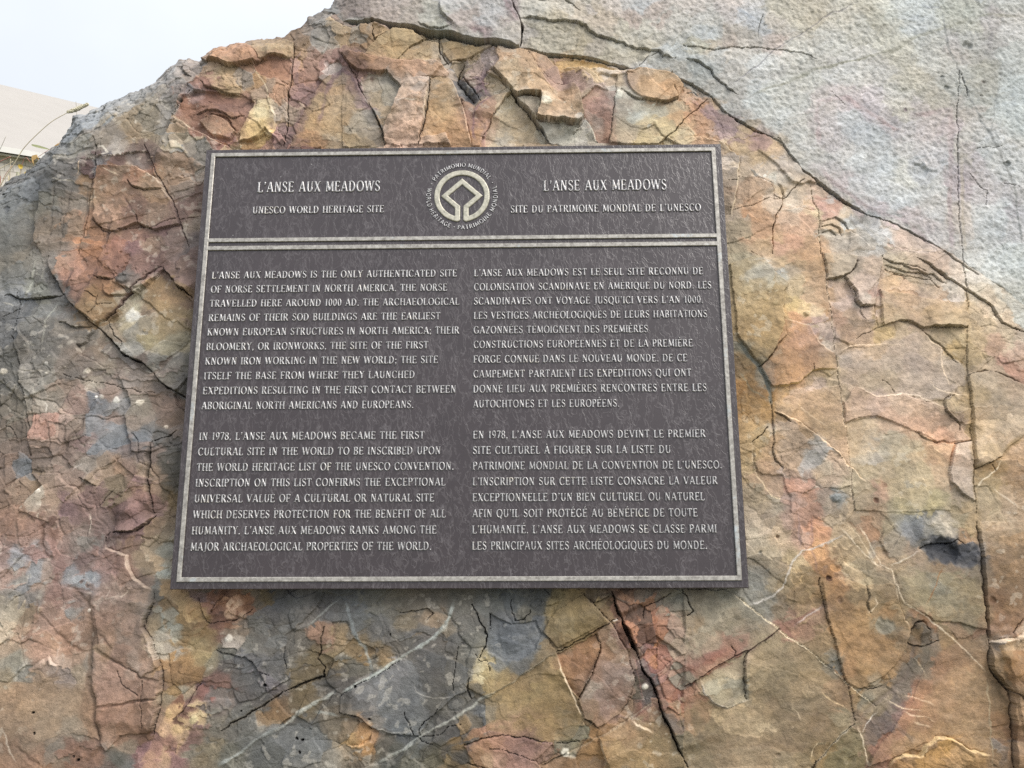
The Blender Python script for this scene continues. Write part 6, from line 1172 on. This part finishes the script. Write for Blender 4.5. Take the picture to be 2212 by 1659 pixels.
PANEL_MAT = panel_material()
FRAME_MAT = bronze_material("worn_bronze_bar", (0.19, 0.175, 0.155), (0.46, 0.435, 0.39), (0.46, 0.53, 0.56), 0.58, 0.45, 0.38, 160, 0.0016)
LETTER_MAT = bronze_material("worn_bronze_letter", (0.18, 0.17, 0.165), (0.52, 0.51, 0.505), (0.50, 0.46, 0.39), 0.58, 0.5, 0.36, 300, 0.0013)
EMBLEM_MAT = bronze_material("worn_bronze_emblem", (0.26, 0.25, 0.20), (0.52, 0.49, 0.40), (0.44, 0.43, 0.36), 0.55, 0.25, 0.45, 190)

# ---------------------------------------------------------------- plaque
plaque = tag(empty('plaque', mat=PMAT), 'dark bronze plaque with raised bilingual text and a round emblem, fixed to the boulder', 'plaque')

def prism_ring(loops):
    """faces between successive loops of equal length"""
    n = len(loops[0]); v = [p for l in loops for p in l]; f = []
    for k in range(len(loops) - 1):
        for i in range(n):
            j = (i + 1) % n
            f.append((k * n + i, k * n + j, (k + 1) * n + j, (k + 1) * n + i))
    return v, f
def rect(hw, hh, z, r=0.0):
    return [(-hw, -hh, z), (hw, -hh, z), (hw, hh, z), (-hw, hh, z)]
hw, hh = PW / 2, PH / 2
bt = 0.0012
v, f = prism_ring([rect(hw - 0.003, hh - 0.003, -0.020), rect(hw, hh, -0.018), rect(hw, hh, -bt), rect(hw - bt * .4, hh - bt * .4, -bt * .3), rect(hw - bt, hh - bt, 0.0)])
f.append((16, 17, 18, 19)); f.append((3, 2, 1, 0))
mesh_obj('panel', v, f, PANEL_MAT, plaque)

def bar_profile(w, h):
    """cross-section of a bar: across 0..w, height"""
    return [(0.0, -0.0006), (w * 0.04, h * 0.75), (w * 0.14, h), (w * 0.86, h), (w * 0.96, h * 0.75), (w, -0.0006)]
O = (pu(0.0114), pu(0.9886), pv(0.0150), pv(0.9902))
BW = 0.0078; BH = 0.0030
loops = []
for d, z in bar_profile(BW, BH):
    loops.append([(O[0] + d, O[2] + d, z), (O[1] - d, O[2] + d, z), (O[1] - d, O[3] - d, z), (O[0] + d, O[3] - d, z)])
v, f = prism_ring(loops)
mesh_obj('border', v, f, FRAME_MAT, plaque)
for t0, t1 in ((0.7780, 0.7675), (0.7592, 0.7480)):
    w = pv(t0) - pv(t1); x0, x1 = O[0] + BW * 0.5, O[1] - BW * 0.5
    prof = [(a, b - 0.0003) for a, b in bar_profile(w, BH)]
    v = [(x, pv(t1) + a, b) for x in (x0, x1) for a, b in prof]
    n = len(prof)
    f = [(i, i + 1, n + i + 1, n + i) for i in range(n - 1)] + [tuple(range(n)), tuple(range(2 * n - 1, n - 1, -1))]
    f = [tuple(reversed(q)) for q in f]
    mesh_obj('divider_bar', v, f, FRAME_MAT, plaque)

# emblem: square in a ring, open at the foot
ES = 0.0963 / 1000.0
ecx, ecy = pu(0.5006), pv(0.8757)
def emblem_sdf(X, Y):
    x = np.abs(X); r = np.hypot(X, Y)
    ring = np.minimum(500 - r, r - 396)
    d1 = (345 - (x * 345 / 381.0 + Y)) * 0.74; d2 = ((x * 212 / 238.0 + Y) - 212) * 0.74
    e1 = (345 - (x * 345 / 381.0 - Y)) * 0.74; e2 = ((x * 212 / 238.0 - Y) - 212) * 0.74
    up = np.where(Y >= 0, np.minimum(d1, d2), np.minimum(e1, e2))
    legs = np.minimum(np.minimum(x - 24, 126 - x), np.minimum(-Y - 190, 0 * Y + 999))
    legs = np.minimum(legs, 500 - r)
    dia = np.minimum(up, np.where(Y < -150, x - 24, 999))
    dia = np.minimum(dia, Y + 300)
    a = np.maximum(np.maximum(np.where(Y < -300, np.minimum(ring, x - 24), ring), dia), legs)
    # round the two feet
    cx_, cy_ = 24 + 44, -(500 - 52)
    corner = (x < cx_) & (Y < cy_ + 6)
    return np.where(corner, np.minimum(a, 46 - np.hypot(x - cx_, Y - cy_ - 6)), a)
ev, ef = relief(emblem_sdf, -520, 520, -520, 520, 10.0, 16.0)
ev = np.stack([ecx + ev[:, 0] * ES, ecy + ev[:, 1] * ES, ev[:, 2] * 0.0026 - 0.0003], 1)
emblem = mesh_obj('emblem', ev, ef, EMBLEM_MAT, plaque, True)
# legend round the emblem; reads clockwise outside the ring on top, anticlockwise order below
def ring_text(text, a0, a1, rb, cap, outward):
    v, f, w = text_mesh(text, False, 0.13, 0.42)
    sc_ = math.radians(a1 - a0) * (rb if outward else rb) / w
    ang = math.radians(a0) + v[:, 0] / w * math.radians(a1 - a0)
    rad = rb + v[:, 1] * cap if outward else rb - v[:, 1] * cap
    return np.stack([ecx + rad * np.sin(ang), ecy + rad * np.cos(ang), v[:, 2] * 0.0018 - 0.0003], 1), (f if outward else f)
for text, a0, a1, rb, outw in (("PATRIMONIO MUNDIAL", -59, 57, 0.0540, True), ("WORLD HERITAGE", 285, 199, 0.0615, False), ("PATRIMOINE MONDIAL", 187, 72, 0.0615, False)):
    v, f = ring_text(text, a0, a1, rb, 0.0078, outw)
    mesh_obj('emblem_legend', v, f, LETTER_MAT, emblem, True)
for a in (-66.5, 65, 192.7):
    v, f = relief(lambda X, Y: 1.0 - np.hypot(X, Y), -1.2, 1.2, -1.2, 1.2, 0.2, 0.5)
    r = 0.0578; aa = math.radians(a)
    v = np.stack([ecx + r * math.sin(aa) + v[:, 0] * 0.0014, ecy + r * math.cos(aa) + v[:, 1] * 0.0014, v[:, 2] * 0.0016 - 0.0003], 1)
    mesh_obj('emblem_dot', v, f, LETTER_MAT, emblem, True)

H0 = np.array([[448.4, 323.6], [1560, 310.5], [1618.1, 1270.5], [366.2, 1273.7]])
def ps(px, py):
    u, v = to_plane(float(px), float(py), 0.0)
    return float(u) / PW + 0.5
CAPB = 0.0128
EN = [("L'ANSE AUX MEADOWS IS THE ONLY AUTHENTICATED SITE", 987), ("OF NORSE SETTLEMENT IN NORTH AMERICA. THE NORSE", 966), ("TRAVELLED HERE AROUND 1000 AD. THE ARCHAEOLOGICAL", 992),
      ("REMAINS OF THEIR SOD BUILDINGS ARE THE EARLIEST", 951), ("KNOWN EUROPEAN STRUCTURES IN NORTH AMERICA; THEIR", 992), ("BLOOMERY, OR IRONWORKS, THE SITE OF THE FIRST", 925),
      ("KNOWN IRON WORKING IN THE NEW WORLD; THE SITE", 946), ("ITSELF THE BASE FROM WHERE THEY LAUNCHED", 896), ("EXPEDITIONS RESULTING IN THE FIRST CONTACT BETWEEN", 985), ("ABORIGINAL NORTH AMERICANS AND EUROPEANS.", 893),
      ("IN 1978, L'ANSE AUX MEADOWS BECAME THE FIRST", 917), ("CULTURAL SITE IN THE WORLD TO BE INSCRIBED UPON", 952), ("THE WORLD HERITAGE LIST OF THE UNESCO CONVENTION.", 980), ("INSCRIPTION ON THIS LIST CONFIRMS THE EXCEPTIONAL", 962),
      ("UNIVERSAL VALUE OF A CULTURAL OR NATURAL SITE", 938), ("WHICH DESERVES PROTECTION FOR THE BENEFIT OF ALL", 963), ("HUMANITY. L'ANSE AUX MEADOWS RANKS AMONG THE", 943), ("MAJOR ARCHAEOLOGICAL PROPERTIES OF THE WORLD.", 932)]
FR = [("L'ANSE AUX MEADOWS EST LE SEUL SITE RECONNU DE", 1519), ("COLONISATION SCANDINAVE EN AMÉRIQUE DU NORD. LES", 1537), ("SCANDINAVES ONT VOYAGÉ JUSQU'ICI VERS L'AN 1000.", 1519), ("LES VESTIGES ARCHÉOLOGIQUES DE LEURS HABITATIONS", 1528),
      ("GAZONNÉES TÉMOIGNENT DES PREMIÈRES", 1400), ("CONSTRUCTIONS EUROPÉENNES ET DE LA PREMIÈRE", 1497), ("FORGE CONNUE DANS LE NOUVEAU MONDE. DE CE", 1485), ("CAMPEMENT PARTAIENT LES EXPÉDITIONS QUI ONT", 1494), ("DONNÉ LIEU AUX PREMIÈRES RENCONTRES ENTRE LES", 1527), ("AUTOCHTONES ET LES EUROPÉENS.", 1338),
      ("EN 1978, L'ANSE AUX MEADOWS DEVINT LE PREMIER", 1524), ("SITE CULTUREL À FIGURER SUR LA LISTE DU", 1449), ("PATRIMOINE MONDIAL DE LA CONVENTION DE L'UNESCO.", 1559), ("L'INSCRIPTION SUR CETTE LISTE CONSACRE LA VALEUR", 1550), ("EXCEPTIONNELLE D'UN BIEN CULTUREL OU NATUREL", 1522), ("AFIN QU'IL SOIT PROTÉGÉ AU BÉNÉFICE DE TOUTE", 1507), ("L'HUMANITÉ. L'ANSE AUX MEADOWS SE CLASSE PARMI", 1548), ("LES PRINCIPAUX SITES ARCHÉOLOGIQUES DU MONDE.", 1527)]
for k in range(18):
    t = 0.6804 - 0.03331 * k if k < 10 else 0.3131 - 0.03346 * (k - 10)
    py = 598 + (32.2 * k if k < 10 else 347 + 34.1 * (k - 10))
    text_line(EN[k][0], 0.0313, ps(EN[k][1], py), t, CAPB, LETTER_MAT, plaque)
    text_line(FR[k][0], 0.5248, ps(FR[k][1], py), t, CAPB, LETTER_MAT, plaque)
text_line("L'ANSE AUX MEADOWS", 0.1064, 0.3428, 0.8896, 0.0200, LETTER_MAT, plaque, 'heading')
text_line("L'ANSE AUX MEADOWS", 0.6566, 0.8913, 0.8855, 0.0200, LETTER_MAT, plaque, 'heading')
text_line("UNESCO WORLD HERITAGE SITE", 0.0996, 0.3517, 0.8370, 0.0134, LETTER_MAT, plaque)
text_line("SITE DU PATRIMOINE MONDIAL DE L'UNESCO", 0.5935, 0.9543, 0.8325, 0.0136, LETTER_MAT, plaque)
# ---------------------------------------------------------------- ground with a low grassy bank behind the boulder
def ground_material():
    m, nd, lk, bs = new_mat("dry_meadow")
    tc = N(nd, 'ShaderNodeTexCoord')
    n = N(nd, 'ShaderNodeTexNoise'); n.inputs['Scale'].default_value = 0.9; n.inputs['Detail'].default_value = 10; n.inputs['Roughness'].default_value = 0.7
    lk.new(tc.outputs['Object'], n.inputs['Vector'])
    rp = N(nd, 'ShaderNodeValToRGB')
    rp.color_ramp.elements[0].position = 0.35; rp.color_ramp.elements[0].color = (0.055, 0.07, 0.025, 1)
    rp.color_ramp.elements[1].position = 0.65; rp.color_ramp.elements[1].color = (0.17, 0.14, 0.07, 1)
    lk.new(n.outputs[0], rp.inputs[0]); lk.new(rp.outputs[0], bs.inputs['Base Color'])
    bs.inputs['Roughness'].default_value = 0.95
    return m
gx = np.concatenate([[-1500, -600, -250, -100, -50, -25, -12], np.arange(-7, 7.01, 0.25), [12, 25, 50, 100, 250, 600, 1500]])
gy = np.concatenate([[-1500, -600, -250, -100, -50, -25, -12], np.arange(-7, 9.01, 0.25), [12, 25, 50, 100, 250, 600, 1500]])
def bank(x, y):
    a = math.exp(-(((x + 2.1) / 1.2) ** 2)) * math.exp(-(((y - 2.6) / 0.95) ** 2))
    return 1.30 * a + 0.02 * math.sin(3.1 * x + 1.3 * y) * math.exp(-(x * x + y * y) / 60)
gv = [(x, y, bank(x, y)) for y in gy for x in gx]
gf = [(j * len(gx) + i, j * len(gx) + i + 1, (j + 1) * len(gx) + i + 1, (j + 1) * len(gx) + i) for j in range(len(gy) - 1) for i in range(len(gx) - 1)]
tag(mesh_obj('ground', gv, gf, ground_material(), None, True), kind='structure')

# ---------------------------------------------------------------- long building behind, pale roof over a shingled wall
def plain(name, col, rough=0.7, var=0.10, scale=6.0):
    m, nd, lk, bs = new_mat(name)
    tc = N(nd, 'ShaderNodeTexCoord')
    n = N(nd, 'ShaderNodeTexNoise'); n.inputs['Scale'].default_value = scale; n.inputs['Detail'].default_value = 6
    lk.new(tc.outputs['Object'], n.inputs['Vector'])
    rp = N(nd, 'ShaderNodeValToRGB')
    rp.color_ramp.elements[0].position = 0.3; rp.color_ramp.elements[0].color = (*[c * (1 - var) for c in col], 1)
    rp.color_ramp.elements[1].position = 0.7; rp.color_ramp.elements[1].color = (*[min(1, c * (1 + var)) for c in col], 1)
    lk.new(n.outputs[0], rp.inputs[0]); lk.new(rp.outputs[0], bs.inputs['Base Color'])
    bs.inputs['Roughness'].default_value = rough
    return m
def shingle_material():
    m, nd, lk, bs = new_mat("weathered_shingle")
    tc = N(nd, 'ShaderNodeTexCoord')
    br = N(nd, 'ShaderNodeTexBrick')
    br.inputs['Color1'].default_value = (0.56, 0.52, 0.46, 1); br.inputs['Color2'].default_value = (0.70, 0.66, 0.60, 1); br.inputs['Mortar'].default_value = (0.38, 0.35, 0.31, 1)
    br.inputs['Scale'].default_value = 1.0; br.inputs['Mortar Size'].default_value = 0.008; br.inputs['Brick Width'].default_value = 0.16; br.inputs['Row Height'].default_value = 0.14
    mp = N(nd, 'ShaderNodeMapping'); mp.inputs['Rotation'].default_value = (math.radians(90), 0, 0)
    lk.new(tc.outputs['Object'], mp.inputs['Vector']); lk.new(mp.outputs[0], br.inputs['Vector'])
    n = N(nd, 'ShaderNodeTexNoise'); n.inputs['Scale'].default_value = 7; n.inputs['Detail'].default_value = 8
    lk.new(tc.outputs['Object'], n.inputs['Vector'])
    mx = N(nd, 'ShaderNodeMix', data_type='RGBA', blend_type='MULTIPLY'); mx.inputs[0].default_value = 0.4
    lk.new(br.outputs[0], mx.inputs[6]); lk.new(n.outputs[0], mx.inputs[7]); lk.new(mx.outputs[2], bs.inputs['Base Color'])
    bs.inputs['Roughness'].default_value = 0.9
    return m
rA = ray(0, 319); A = CAM + rA * (14.0 / rA[1])
rV = ray(1800, 611); dirv = np.array([rV[0], rV[1], 0]); dirv /= np.linalg.norm(dirv)      # the eave runs away to the right
nrm = np.array([-dirv[1], dirv[0], 0])                      # towards the ridge, away from the viewer
q = 5.0
rR = ray(0, 184)
kk = ((A + nrm * q - CAM) @ nrm) / (rR @ nrm)
RZ = (CAM + rR * kk)[2]
ang = math.atan2(dirv[1], dirv[0])
org = A - dirv * 6.0; Ln = 34.0
bmat = Matrix.Translation(Vector((org[0], org[1], 0))) @ Matrix.Rotation(ang, 4, 'Z')
house = tag(empty('building', mat=bmat), 'long low building with a pale cream roof and grey shingled wall beyond the boulder', 'building')
sgn_ = 1.0 if (nrm @ np.array([-dirv[1], dirv[0], 0])) > 0 else -1.0
ez, rz = A[2], RZ
def blk(x0, x1, y0, y1, z0, z1):
    v = [(x, y * sgn_, z) for z in (z0, z1) for y in (y0, y1) for x in (x0, x1)]
    return v, [(0, 1, 3, 2), (4, 6, 7, 5), (0, 4, 5, 1), (2, 3, 7, 6), (0, 2, 6, 4), (1, 5, 7, 3)]
sl = (rz - ez) / q
th = 0.06
rv = [(-0.4, -0.02, ez), (Ln, -0.02, ez), (Ln, q, rz), (-0.4, q, rz), (-0.4, 2 * q + 0.04, ez), (Ln, 2 * q + 0.04, ez)]
rv = [(x, y * sgn_, z + 0.02) for x, y, z in rv] + [(x, y * sgn_, z + 0.02 - th) for x, y, z in rv]
rf = [(0, 1, 2, 3), (3, 2, 5, 4), (6, 9, 8, 7), (9, 10, 11, 8), (0, 6, 7, 1), (4, 5, 11, 10), (1, 7, 8, 2), (2, 8, 11, 5), (0, 3, 9, 6), (3, 4, 10, 9)]
mesh_obj('roof', rv, rf, plain("cream_roof", (0.315, 0.292, 0.262), 0.6, 0.03, 2.0), house)
v, f = blk(-0.41, Ln + 0.01, -0.05, -0.021, ez - 0.075, ez + 0.024)
mesh_obj('eave_trim', v, f, plain("white_trim", (0.60, 0.59, 0.56), 0.5, 0.03), house)
v, f = blk(0.0, Ln - 0.3, 0.16, 2 * q - 0.16, 0.0, ez + 0.05)
mesh_obj('wall', v, f, shingle_material(), house)
v, f = blk(-0.3, Ln - 0.1, 0.0, 0.158, ez - 0.12, ez - 0.09)
mesh_obj('soffit', v, f, plain("soffit_board", (0.33, 0.32, 0.27), 0.8, 0.1), house)

# ---------------------------------------------------------------- grasses and flowers standing on the bank
def stalk_mat(name, c):
    return plain(name, c, 0.7, 0.18, 60.0)
M_GREEN = stalk_mat("grass_green", (0.40, 0.42, 0.22)); M_STRAW = stalk_mat("grass_straw", (0.52, 0.45, 0.30)); M_RED = stalk_mat("grass_red", (0.36, 0.15, 0.11))
M_HEAD = stalk_mat("timothy_head", (0.50, 0.46, 0.33)); M_YEL = stalk_mat("petal_yellow", (0.62, 0.44, 0.06)); M_DRY = stalk_mat("dry_leaf", (0.55, 0.36, 0.14)); M_GREY = stalk_mat("grass_grey", (0.36, 0.33, 0.27))
def at(px, py, y):
    r = ray(px, py)
    return CAM + r * (y / r[1])
def smooth(P, n=6):
    P = [np.array(p) for p in P]; out = []
    Q = [2 * P[0] - P[1]] + P + [2 * P[-1] - P[-2]]
    for i in range(1, len(Q) - 2):
        for k in range(n):
            t = k / n
            out.append(0.5 * (2 * Q[i] + (Q[i + 1] - Q[i - 1]) * t + (2 * Q[i - 1] - 5 * Q[i] + 4 * Q[i + 1] - Q[i + 2]) * t * t + (3 * Q[i] - Q[i - 1] - 3 * Q[i + 1] + Q[i + 2]) * t ** 3))
    out.append(P[-1]); return out
def tube(P, r0, r1, sides=6, bump=0.0, seed=0):
    rs = np.random.RandomState(seed); v, f = [], []; n = len(P)
    for i, p in enumerate(P):
        d = P[min(i + 1, n - 1)] - P[max(i - 1, 0)]; d = d / (np.linalg.norm(d) + 1e-9)
        a = np.cross(d, [0.1, 1, 0.2]); a /= np.linalg.norm(a); b = np.cross(d, a)
        t = i / (n - 1); r = r0(t) if callable(r0) else r0 + (r1 - r0) * t
        for k in range(sides):
            w = 2 * math.pi * k / sides; rr = r * (1 + bump * rs.uniform(-1, 1))
            v.append(p + a * rr * math.cos(w) + b * rr * math.sin(w))
    for i in range(n - 1):
        for k in range(sides):
            k2 = (k + 1) % sides
            f.append((i * sides + k, i * sides + k2, (i + 1) * sides + k2, (i + 1) * sides + k))
    f.append(tuple(range(sides - 1, -1, -1))); f.append(tuple((n - 1) * sides + k for k in range(sides)))
    return v, f
def rooted(pts, y):
    """picture trace -> points at distance y, carried down to the bank"""
    P = [at(a, b, y) for a, b in pts]
    d = P[0] - P[1]; d /= np.linalg.norm(d)
    foot = P[0] + np.array([d[0] * 0.25, 0.02, 0]); foot[2] = bank(foot[0], foot[1]) - 0.01
    mid = 0.5 * (P[0] + foot) + np.array([d[0] * 0.08, 0, 0.02])
    return [foot, mid] + P
def plant(name, label, cat, pts, y, r, mat, group='grasses and flowers on the bank'):
    P = rooted(pts, y); root = P[0]
    o = tag(empty(name, tuple(root)), label, cat, group)
    S_ = [p - root for p in smooth(P)]
    v, f = tube(S_, r, r * 0.55)
    mesh_obj('stem', v, f, mat, o, True)
    return o, root, S_
def head(o, root, a, b, y, r, mat, seed=1, name='seed_head'):
    p0, p1 = at(*a, y) - root, at(*b, y) - root
    P = [p0 + (p1 - p0) * t + np.array([0, 0, -0.0015 * math.sin(math.pi * t)]) for t in np.linspace(0, 1, 34)]
    v, f = tube(P, lambda t: r * (0.35 + 0.65 * math.sin(math.pi * min(1, max(0, 0.10 + 0.82 * t))) ** 0.6), 0, 12, 0.30, seed)
    rs = np.random.RandomState(seed); ax = (p1 - p0) / np.linalg.norm(p1 - p0)
    for k in range(240):                                        # bristles all round
        c = p0 + (p1 - p0) * rs.uniform(0.02, 0.99); w = rs.normal(size=3); w -= ax * (w @ ax); w /= np.linalg.norm(w)
        s = np.cross(w, ax) * 0.00035; n = len(v)
        v += [c + w * r * 0.6 + s, c + w * r * 0.6 - s, c + w * r * 1.45 + ax * 0.0016]; f.append((n, n + 1, n + 2))
    mesh_obj(name, v, f, mat, o)
def blade(o, root, pts, y, w, mat, name='leaf'):
    P = smooth([at(a, b, y) - root for a, b in pts]); n = len(P); v, f = [], []
    for i, p in enumerate(P):
        t = i / (n - 1); ww = w * max(0.06, math.sin(math.pi * (0.15 + 0.85 * t)) ** 0.7)
        v += [p + np.array([0, 0.2 * ww, ww]), p + np.array([0, 0.0006, 0.0]), p - np.array([0, -0.2 * ww, ww])]
    for i in range(n - 1):
        for k in (0, 1): f.append((3 * i + k, 3 * i + k + 1, 3 * i + 4 + k, 3 * i + 3 + k))
    n0 = len(v)
    v += [np.array(p) + np.array([0, 0.0007, 0]) for p in v[:n0]]
    f += [tuple(n0 + a for a in reversed(q_)) for q_ in f[:]]
    mesh_obj(name, v, f, mat, o)

y1 = 1.78
o, rt, S_ = plant('timothy_grass', 'tall bending timothy grass stalk with a plump bristly seed head', 'grass', [(-22, 452), (0, 402), (33, 350), (50, 322), (73, 297), (110, 264), (146, 243)], y1, 0.0013, M_STRAW)
head(o, rt, (145, 243), (191, 224), y1, 0.0040, M_HEAD)
blade(o, rt, [(68, 313), (85, 317), (108, 323)], y1, 0.0028, M_GREEN)
o, rt, S_ = plant('timothy_grass', 'thin reddish seed head half hidden behind the boulder edge', 'grass', [(40, 392), (70, 350), (100, 327), (122, 314)], 1.95, 0.0008, M_RED)
head(o, rt, (118, 317), (136, 305), 1.95, 0.0024, M_DRY, 3)
o, rt, S_ = plant('grass_stalk', 'short upright grey stalk crossing the seed head against the sky', 'grass', [(172, 330), (168, 280), (166, 248), (164, 219)], 2.05, 0.0012, M_GREY)
o, rt, S_ = plant('grass_stalk', 'straight pale straw stalk rising in front of the shingled wall', 'grass', [(20, 430), (21, 395), (22, 365), (23, 343)], 1.9, 0.0010, M_STRAW)
o, rt, S_ = plant('grass_stalk', 'dark leaning grass tip at the edge of the picture', 'grass', [(-14, 350), (-4, 330), (5, 312), (13, 294)], 1.85, 0.0010, M_GREY)
o, rt, S_ = plant('grass_stalk', 'red stalk slanting low at the left edge', 'grass', [(-40, 380), (-20, 360), (0, 349), (23, 338)], 1.82, 0.0016, M_RED)
o, rt, S_ = plant('grass_stalk', 'cream stalk slanting just under the red one', 'grass', [(-40, 392), (-18, 374), (2, 363), (51, 343)] [:3] + [(28, 349)], 1.80, 0.0013, M_STRAW)
o, rt, S_ = plant('grass_stalk', 'thin red stalk crossing behind the timothy stem', 'grass', [(0, 420), (3, 400), (10, 380), (26, 358)], 2.0, 0.0009, M_RED)
o, rt, S_ = plant('grass_stalk', 'green stalk bending over the boulder rim', 'grass', [(30, 420), (44, 390), (58, 372), (78, 360)], 1.9, 0.0009, M_GREEN)
def flower(label, pts, y, c, r):
    o, rt, S_ = plant('wildflower', label, 'flower', pts, y, 0.0009, M_GREEN)
    c0 = at(*c, y) - rt; v, f = [], []
    rs = np.random.RandomState(int(c[0]))
    for k in range(11):
        a = 2 * math.pi * k / 11; d = np.array([math.cos(a), -0.35, math.sin(a)]); s = np.array([-math.sin(a), 0, math.cos(a)]) * r * 0.2
        n = len(v); rr = r * rs.uniform(0.8, 1.1)
        v += [c0, c0 + d * rr * 0.6 + s, c0 + d * rr, c0 + d * rr * 0.6 - s]; f.append((n, n + 1, n + 2, n + 3))
    mesh_obj('petals', v, f, M_YEL, o)
flower('small yellow flower in front of the grey shingles', [(34, 430), (40, 395), (45, 362)], 1.92, (45, 360), 0.0075)
flower('yellow flower low beside the boulder rim', [(60, 440), (58, 410), (57, 378)], 2.0, (57, 374), 0.005)
o, rt, S_ = plant('dry_plant', 'curled yellow-brown dry leaf hanging by the boulder rim', 'plant', [(90, 420), (86, 380), (84, 350), (80, 336)], 1.9, 0.001, M_DRY)
blade(o, rt, [(80, 337), (73, 340), (68, 343), (72, 352), (73, 362)], 1.9, 0.006, M_DRY, 'leaf')
# short grass over the bank, one mass
rs = np.random.RandomState(3); v, f = [], []
for k in range(5200):
    x, yy = rs.normal(-1.9, 0.75), rs.normal(2.7, 0.6)
    if yy < 1.75 + 0.25 * max(0, x + 1.4): continue
    z = bank(x, yy); h = rs.uniform(0.08, 0.26); a = rs.uniform(0, 6.28); w = 0.0022
    lean = np.array([math.cos(a), math.sin(a), 0]) * h * rs.uniform(0.1, 0.5); s = np.array([-math.sin(a), math.cos(a), 0]) * w
    b0 = np.array([x, yy, z - 0.01]); n = len(v)
    v += [b0 - s, b0 + s, b0 + lean * 0.4 + [0, 0, h * 0.6] + s * 0.6, b0 + lean * 0.4 + [0, 0, h * 0.6] - s * 0.6, b0 + lean + [0, 0, h]]
    f += [(n, n + 1, n + 2, n + 3), (n + 3, n + 2, n + 4)]
tag(mesh_obj('short_grass', v, f, M_GREEN), 'short green grass covering the bank behind the boulder', 'grass', kind='stuff')
